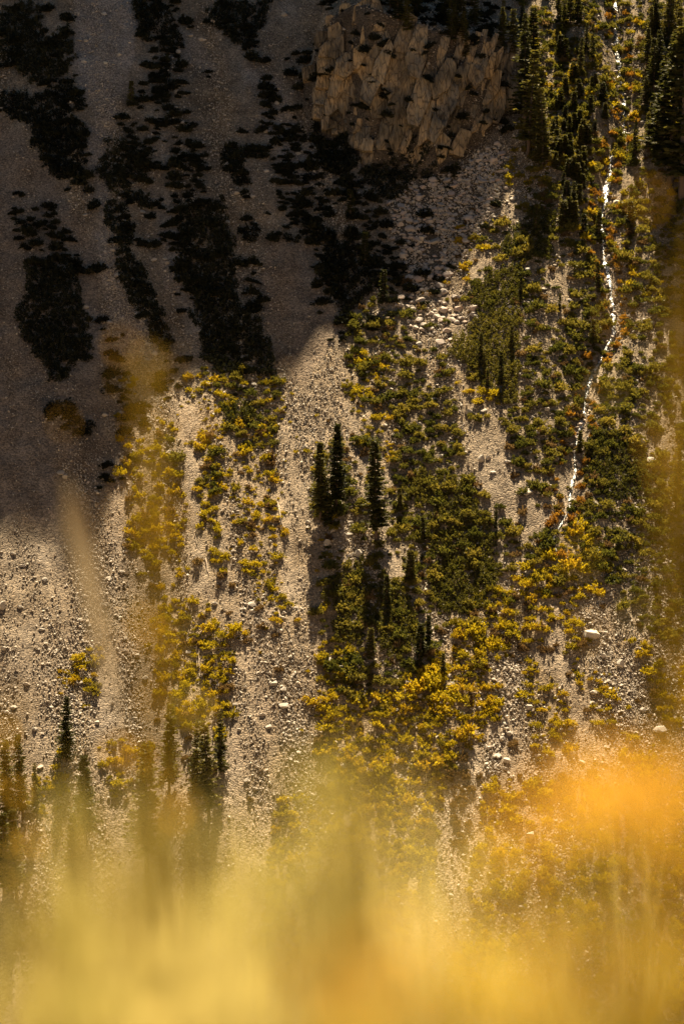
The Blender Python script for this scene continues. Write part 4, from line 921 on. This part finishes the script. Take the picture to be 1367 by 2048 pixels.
TREES = [('dense',640,1042,158,'dark fir nearest the open scree in the fir trio',1.2),('dense',672,1020,172,'tallest fir behind the first two of the trio',1.1),('dense',752,1080,200,'lone slender fir standing apart with a long shadow',1.1),('small',655,1048,60,'small fir between the two big trunks of the trio',1.2),
 ('full',15,1632,160,'broad black fir at the picture edge in the lower clump',1.0),('tall',46,1640,178,'slim black fir in the lower clump',0.9),('tall',74,1640,118,'thin half-bare fir beside the lower clump',0.8),
 ('tall',34,1800,190,'fir below the lower clump, half veiled',1.1),('tall',8,1790,170,'fir at the picture edge below the lower clump',1.1),('full',132,1522,135,'veiled yellowish fir among yellow bushes',0.95),
 ('tall',172,1690,190,'veiled fir between the clump and the fir row',1.2),('full',148,1790,170,'veiled broad fir at the valley bottom',1.0),('tall',294,1740,260,'tall veiled fir at the near end of the fir row',1.2),('tall',338,1590,190,'slender fir of the row showing its trunk',1.0),
 ('full',394,1585,150,'green fir of the row beside the darkest one',0.9),('tall',418,1640,205,'tallest green fir of the lower row',1.1),('full',441,1545,128,'darkest fir at the end of the lower row',0.8),
 ('small',960,718,52,'slim dark sapling highest on the creeping mat',0.8),('small',1001,765,62,'slim dark sapling lowest on the creeping mat',0.7),('small',1023,696,44,'dark sapling on the edge of the creeping mat',0.8),('small',974,775,34,'short dark sapling at the mat tip',0.9),('small',968,735,30,'stubby sapling beside the slim ones',0.9),
 ('small',773,1212,62,'dark sapling inside the long shadow edge',0.9),('small',840,1312,66,'dark sapling above the golden thicket',1.2),('small',856,1280,50,'thin sapling just upslope of the dark one',0.9),('small',838,1340,40,'stubby dark sapling at the thicket edge',1.3),
 ('small',742,1310,56,'sapling at the tip of the long fir shadow',1.1),('small',885,1350,46,'green sapling among the yellow bushes',0.9),('small',846,1082,48,'sapling in the thick green belt',0.9),('small',990,1056,36,'lone sapling in the pale gully',0.8),
 ('small',818,1160,60,'green sapling beside the fir shadow',1.3),('small',800,1020,44,'sapling behind the lone slender fir',1.0),('small',1040,590,36,'short sapling on the upper mat',0.8),('small',1118,620,32,'little sapling in the bare gap',0.8),
 ('small',1195,575,50,'green sapling on the near bank of the middle stream',0.8),('small',1195,480,56,'dark sapling beside the bright stream reach',1.0),('small',1070,470,60,'small fir inside the shadow stripe',0.9),
 ('small',263,210,46,'dark sapling on the rim of the gravel chute',1.1),('small',765,600,60,'dark sapling at the shade edge by the talus',1.0),('small',730,530,64,'dark sapling in the brush beside the talus',1.0),('small',700,440,60,'dark sapling below the cliff corner',1.0),
 ('small',850,1800,60,'veiled sapling in the valley bottom brush',1.1),('small',1158,905,44,'sapling on the far bank of the thin stream',1.0),('small',1185,690,50,'sapling at the stream bend',1.0),('tall',1350,1020,130,'veiled young fir beyond the stream',1.0)]
for i, (k, u, v, h, lb, wd) in enumerate(TREES): conifer(k, i, u, v, h, lb, None, wd, 'fir_tree' if h > 100 else 'fir_sapling')
def forest():
    r = np.random.default_rng(67)
    rows = []
    for (u0, u1, v0, v1, n, h0, h1, wh) in [(870,1060,40,135,13,50,100,'on top of the cliff'),(1045,1110,90,330,6,60,120,'at the edge of the forest beside the talus'),
                                     (1110,1218,30,150,9,40,75,'in the forest beside the top of the stream'),(1100,1212,150,400,52,18,38,'in the young forest between talus and stream'),(1100,1215,380,470,8,30,60,'in the thin end of the forest by the stream'),
                                     (1262,1367,20,200,15,55,110,'in the dark forest beyond the stream'),(1262,1320,180,330,9,35,75,'in the thin trees on the far stream bank'),(760,870,20,70,6,45,90,'above the cliff\'s middle')]:
        for _ in range(n): rows.append((r.uniform(u0, u1), r.uniform(v0, v1), r.uniform(h0, h1), wh))
    rows += [(1338,370,290,'giant'),(1362,400,330,'giant'),(1366,300,240,'giant'),(1320,330,200,'giant'),(1055,310,200,'edge'),(1085,330,150,'edge'),(1048,250,180,'edge')]
    for i, (u, v, h, wh) in enumerate(rows):
        sx = float(stream_x(plane_hit(np.array(u), np.array(v))[1])); pu = plane_hit(np.array(u), np.array(v))[0]
        if abs(pu - sx) < 2.6: u += 46 if pu > sx else -46
        if wh == 'giant': lb = ['tall black fir beyond the stream, the highest of the dark group', 'huge black fir cut by the picture edge', 'black fir behind the huge one at the picture edge', 'black fir on the stream side of the dark group'][i % 4]
        elif wh == 'edge': lb = ['tall fir throwing a long stripe of shade beside the talus', 'fir throwing the second stripe of shade beside the talus', 'tall fir at the end of the cliff'][i % 3]
        else: lb = '%s %s fir %s' % ('tiny' if h < 32 else 'short' if h < 50 else 'middling' if h < 90 else 'tall', ['slender', 'bushy', 'narrow', 'sparse', 'pointed', 'leaning', 'dense'][i % 7], wh)
        conifer('small' if h < 50 else 'full' if i % 3 == 0 else 'tall', i, u, v, h, lb, 'firs of the forest along the upper stream', r.uniform(1.0, 1.5) * (1.25 if h < 50 else 1.0))
forest()

# ------------------------------------------------------------------ dead wood
LOGS = [((554,1005),(566,1055),'thin bleached log lying downslope on the open scree'),((410,1118),(418,1150),'short bleached log beside the thin yellow strip'),((304,1202),(318,1180),'bleached stick on the veiled scree'),
        ((393,1296),(395,1340),'bleached standing snag in the golden strip'),((398,1300),(399,1338),'second bleached snag beside the taller one'),((556,1222),(562,1246),'short log between yellow bushes on open gravel'),
        ((390,1072),(394,1090),'thin stick on the gravel lane above the yellow strip'),((683,1062),(696,1086),'pale stick beside the upright boulder'),((300,1240),(330,1250),'pale fallen branch on the veiled scree'),((96,1310),(108,1290),'thin grey stick on the cobble scree')]
for a, b, lb in LOGS:
    q = hit([a[0], (a[0] + b[0]) / 2, b[0]], [a[1], (a[1] + b[1]) / 2, b[1]]); q[:, 2] += 0.10; base = q[1].copy()
    r0 = 0.10 if 'log' in lb or 'snag' in lb else 0.06
    V, F = tube(np.array([q[0], (q[0] + q[1]) / 2 + rng.normal(0, 0.05, 3), q[1], (q[1] + q[2]) / 2 + rng.normal(0, 0.05, 3), q[2]]) - base, [r0, r0, r0 * 0.9, r0 * 0.75, r0 * 0.4], 6)
    tag(link('dead_log', mesh_np('dead_log', V, F, M['deadwood'], True), loc=base), lb, 'log', 'dead wood on the slope')

# ------------------------------------------------------------------ blurred plants on the bank in front of the lens
def fg_point(u, v, d): return CAM + ray(np.array(u), np.array(v)) * d
def blossom_plant(u, v, su, sv, d, n, label, seed, gold=True, nl=14, leaf=0.013, nf=22, head=0.013, lo=0.35, root_du=0, mat='fgold', fuzz=0.008, fl=0.0048):
    """an upright plant: its stems end in the area (u+-su, v..v+sv) as seen; it is rooted on the bank"""
    r = np.random.default_rng(seed)
    tips = np.array([fg_point(u + r.normal(0, su), v + abs(r.normal(0, sv)), d * r.uniform(0.88, 1.12)) for _ in range(n)])
    c = tips.mean(0); root = np.array([c[0], c[1] - 0.05, 0.0]) + np.array([root_du * d * 2 * HALF_V / PH, 0, 0]); root[2] = float(height(root[0], root[1])) - 0.02
    st = []; LV = []; HV = []
    for tip in tips:
        f0 = root + np.array([r.normal(0, 0.03), r.normal(0, 0.03), 0])
        mid = f0 * 0.5 + tip * 0.5; mid[:2] = f0[:2] * 0.45 + tip[:2] * 0.55 + r.normal(0, 0.02, 2)
        bez = lambda t: (1 - t) ** 2 * f0 + 2 * t * (1 - t) * mid + t * t * tip
        st.append(tube(np.array([bez(t) for t in np.linspace(0, 1, 7)]) - root, np.linspace(0.0022, 0.0008, 7) * min(1.6, d), 3))
        lp = np.array([bez(t) for t in r.uniform(lo, 1.0, nl)]); LV.append(lp + r.normal(0, fuzz, lp.shape) - root)
        if gold: HV.append(tip + r.normal(0, 1, (nf, 3)) * np.array([head, head, head * 0.6]) * d - root)
    rt = tag(link('blossom_bush' if gold else 'green_stem_plant', None, loc=root), label, 'bush' if gold else 'plant', 'blurred plants close to the lens')
    V, F = merge(st); me = mesh_np('stems', V, F, M['fstem']); add_tint(me, np.full(len(V), 0.4)); link('stems', me, rt)
    L = np.concatenate(LV); V, F = leaf_cloud(L, np.tile([0, 0, 0.9], (len(L), 1)), leaf, 0.3, r); me = mesh_np('leaves', V, F, M['amber'] if mat == 'amber' else M['fstem'] if gold else M['fgreen']); add_tint(me, np.repeat(r.uniform(0, 1, len(L)), 4)); link('leaves', me, rt)
    if gold:
        Hh = np.concatenate(HV); V, F = leaf_cloud(Hh, np.tile([0, 0, 0.5], (len(Hh), 1)), fl * d, 0.2, r); me = mesh_np('blossoms', V, F, M[mat]); add_tint(me, np.repeat(r.uniform(0, 1, len(Hh)), 4)); link('blossoms', me, rt)
BL = [ # u, v top, spread u, spread v, distance, stems, label, gold, options
 (1195,1560,75,30,1.0,17,'blurred orange blossom bush with the brightest round head',True,dict(nf=17, nl=8)),(1080,1630,45,50,1.15,4,'blurred orange blossom bush on the near side of the brightest head',True,dict(nf=12, nl=8)),(1320,1620,30,60,1.2,3,'blurred orange bush at the picture edge beside the brightest head',True,dict(nf=12, nl=8)),(1160,1760,80,60,1.0,6,'blurred pale plant under the brightest orange head',False,{}),(1010,1760,40,60,1.1,4,'blurred thin pale plant beside the orange blossoms',False,dict(nl=10)),
 (1250,1760,90,60,0.95,4,'blurred golden bush in front of the brightest head',True,dict(nf=6)),(1040,1840,60,60,1.0,5,'blurred golden bush at the foot of the orange blossoms',True,dict(nf=6)),(1330,1900,60,50,0.9,5,'blurred amber bush in the bottom corner',True,dict(nf=6)),
 (880,1900,80,50,0.9,7,'blurred golden bush below the clear brown notch',True,dict(nf=12)),(760,1970,80,40,0.85,7,'blurred golden bush along the bottom edge centre',True,dict(nf=8)),(1150,1980,90,40,0.8,5,'blurred golden bush along the bottom edge beneath the orange',True,dict(nf=6)),
 (560,1790,60,60,1.05,6,'blurred straw plant between the pale plumes',False,{}),(420,1900,80,60,0.95,6,'blurred straw plant under the pale plume pair',False,{}),(200,1960,80,40,0.9,5,'blurred ochre plant along the bottom edge',False,{}),
 (60,1980,60,40,0.9,8,'blurred ochre plant in the lower corner',False,{}),(40,1780,30,60,1.1,7,'blurred green-gold plant at the picture edge',False,{}),
 (700,1470,45,80,1.2,10,'blurred pale green plume rising over the golden thicket',False,{}),(640,1650,60,60,1.1,10,'blurred pale green plume leaning to the gravel',False,{}),(400,1670,60,70,1.1,9,'blurred pale plume before the fir row',False,{}),
 (190,1490,60,60,1.3,5,'blurred pale plume before the veiled yellowish fir',False,dict(nl=10)),(90,1580,55,60,1.3,3,'blurred thin plume before the lower fir clump',False,dict(nl=10)),(250,1620,60,70,1.2,8,'blurred pale green plume before the veiled firs',False,{}),(480,1630,45,60,1.3,4,'blurred thin plume beside the fir row',False,{}),(150,1770,60,60,1.0,10,'blurred green plume before the lower clump',False,{}),
 (700,1750,60,60,1.0,6,'blurred green plume in the middle of the veil',False,{}),(330,1800,70,60,1.0,6,'blurred straw plume in front of the fir row',False,{}),
 (300,690,20,110,1.7,7,'blurred orange sprig floating before the shade edge',True,dict(nl=9, leaf=0.007, lo=0.55, nf=2, head=0.012, fl=0.002, fuzz=0.02, mat='amber')),(322,900,22,90,1.7,3,'blurred orange sprig beside the floating one',True,dict(nl=10, leaf=0.007, lo=0.55, nf=2, head=0.01, fl=0.002, fuzz=0.018)),
 (1382,440,22,90,1.6,6,'blurred amber sprig at the picture edge by the stream',True,dict(nl=9, leaf=0.008, lo=0.55, nf=2, head=0.012, fl=0.002, fuzz=0.024, root_du=30, mat='amber')),(1330,600,26,110,1.6,3,'blurred gold sprig beyond the stream',True,dict(nl=8, leaf=0.007, lo=0.55, nf=2, head=0.012, fl=0.002, fuzz=0.028)),
 (-20,1370,16,40,2.2,3,'blurred orange sprig before the lower fir clump',True,dict(nl=8, leaf=0.007, lo=0.8, nf=2, head=0.01, fl=0.002, fuzz=0.014, root_du=300, mat='amber'))]
for i, (u, v, su, sv, d, n, lb, g, kw) in enumerate(BL): blossom_plant(u, v, su, sv, d, n, lb, 2000 + i, g, **kw)
def grass():
    r = np.random.default_rng(77); parts = []; T = []
    def blade(tip, root, wd):
        ts = np.linspace(0, 1, 7); mid = root * 0.35 + tip * 0.65; mid[:2] = root[:2] * 0.75 + tip[:2] * 0.25
        P = np.array([(1 - t) ** 2 * root + 2 * t * (1 - t) * mid + t * t * tip for t in ts])
        side = np.cross(P[-1] - P[0], r.normal(0, 1, 3)); side /= np.linalg.norm(side)
        ww = wd * np.array([0.8, 1, 1, 0.9, 0.7, 0.45, 0.05])
        V = np.concatenate([P - side * ww[:, None], P + side * ww[:, None]]); n = len(ts)
        F = np.array([(j, j + 1, n + j + 1, n + j) for j in range(n - 1)]); parts.append((V, F)); T.extend([r.uniform(0, 1)] * len(V))
    zones = [(0,300,1600,1950,120),(0,330,1690,2000,150),(280,640,1550,1950,90),(580,800,1450,1950,80),(960,1367,1700,2000,50),(0,1367,1850,2060,200),(200,1366,1580,1950,70),(110,480,1480,1760,75),(560,860,1430,1720,70)]
    def tuft(u, v, d, n, lean, spread):
        root = fg_point(u, v + 300, d); root[0] -= lean; root[2] = float(height(root[0], root[1])) - 0.01
        tone = r.uniform(0, 1)
        for _ in range(n):
            tip = fg_point(u + r.normal(0, spread), v + abs(r.normal(0, 110)), d * r.uniform(0.93, 1.07))
            k0 = len(T); blade(tip, root + np.array([r.normal(0, 0.03), r.normal(0, 0.03), 0]), r.uniform(0.0014, 0.0032) * (0.6 + 0.4 * d)); T[k0:] = [min(1, max(0, 0.65 * tone + 0.35 * T[k0]))] * (len(T) - k0)
    for (u0, u1, v0, v1, n) in zones:
        left = u0 == 0 and u1 == 300
        for _ in range(n // 5):
            d = r.uniform(1.5, 3.0) if left or u1 == 1366 else r.uniform(0.95, 2.5)
            tuft(r.uniform(u0, u1), v0 + (v1 - v0) * r.random() ** 1.25, d, 10, -0.22 * d / 1.5 if left else r.normal(0, 0.05), 75 if not left else 45)
    for sd in (-1, 1):                                                 # the bank goes on beside the picture
        for _ in range(60):
            tuft(PW / 2 + sd * r.uniform(760, 4200), r.uniform(1600, 2050), r.uniform(1.0, 2.5), 9, r.normal(0, 0.05), 80)
    V, F = merge(parts); me = mesh_np('grass', V, F, M['fgrass']); add_tint(me, T)
    tag(link('bank_grass', me), 'blurred straw and green grass close to the lens', 'grass', kind='stuff')
grass()
def leaf_blade():
    """one broad pale blade, seen as a soft diagonal streak"""
    tip = fg_point(128, 955, 2.9); low = fg_point(236, 1190, 2.8); root = low + (low - tip) * 1.2; root[2] = float(height(root[0], root[1])) - 0.02; root[0] += 0.05
    ts = np.linspace(0, 1, 12); P = np.array([(1 - t) ** 2 * root + 2 * t * (1 - t) * (low + np.array([0.01, 0, -0.1])) + t * t * tip for t in ts])
    wd = np.interp(ts, [0, 0.62, 0.72, 0.87, 0.95, 1.0], [0.001, 0.0015, 0.009, 0.017, 0.012, 0.002])
    side = np.array([0.95, 0.25, 0.2]); fold = np.array([0, -0.006, 0.004])
    V = np.concatenate([P - side * wd[:, None], P + fold, P + side * wd[:, None]]) - root; n = len(ts)
    F = np.array([(j, j + 1, n + j + 1, n + j) for j in range(n - 1)] + [(n + j, n + j + 1, 2 * n + j + 1, 2 * n + j) for j in range(n - 1)])
    me = mesh_np('grass_leaf', V, F, M['dryleaf'], True); add_tint(me, np.full(len(V), 0.5))
    tag(link('grass_leaf', me, loc=root), 'pale blurred leaf blade crossing the edge of the shade', 'leaf')
leaf_blade()

# ------------------------------------------------------------------ look-alikes in one place are told apart by their order on the slope
ORD = ['topmost', 'second', 'third', 'fourth', 'fifth', 'sixth', 'seventh', 'eighth', 'ninth', 'tenth', 'eleventh', 'twelfth', 'thirteenth', 'fourteenth', 'fifteenth', 'sixteenth', 'seventeenth', 'eighteenth', 'nineteenth', 'twentieth', 'twenty-first', 'twenty-second', 'twenty-third', 'twenty-fourth', 'twenty-fifth']
by = {}
for o in list(COL.objects):
    if o.parent is None and 'label' in o.keys() and 'kind' not in o.keys(): by.setdefault(o['label'], []).append(o)
for lb, os_ in by.items():
    if len(os_) > 1 and len(lb.split()) <= 13:
        os_.sort(key=lambda o: -o.location.z)
        for k, o in enumerate(os_):
            o['label'] = lb + ((', upper of two', ', lower of two')[k] if len(os_) == 2 else ', topmost' if k == 0 else ', lowest' if k == len(os_) - 1 else ', %s from top' % ORD[min(k, 24)])
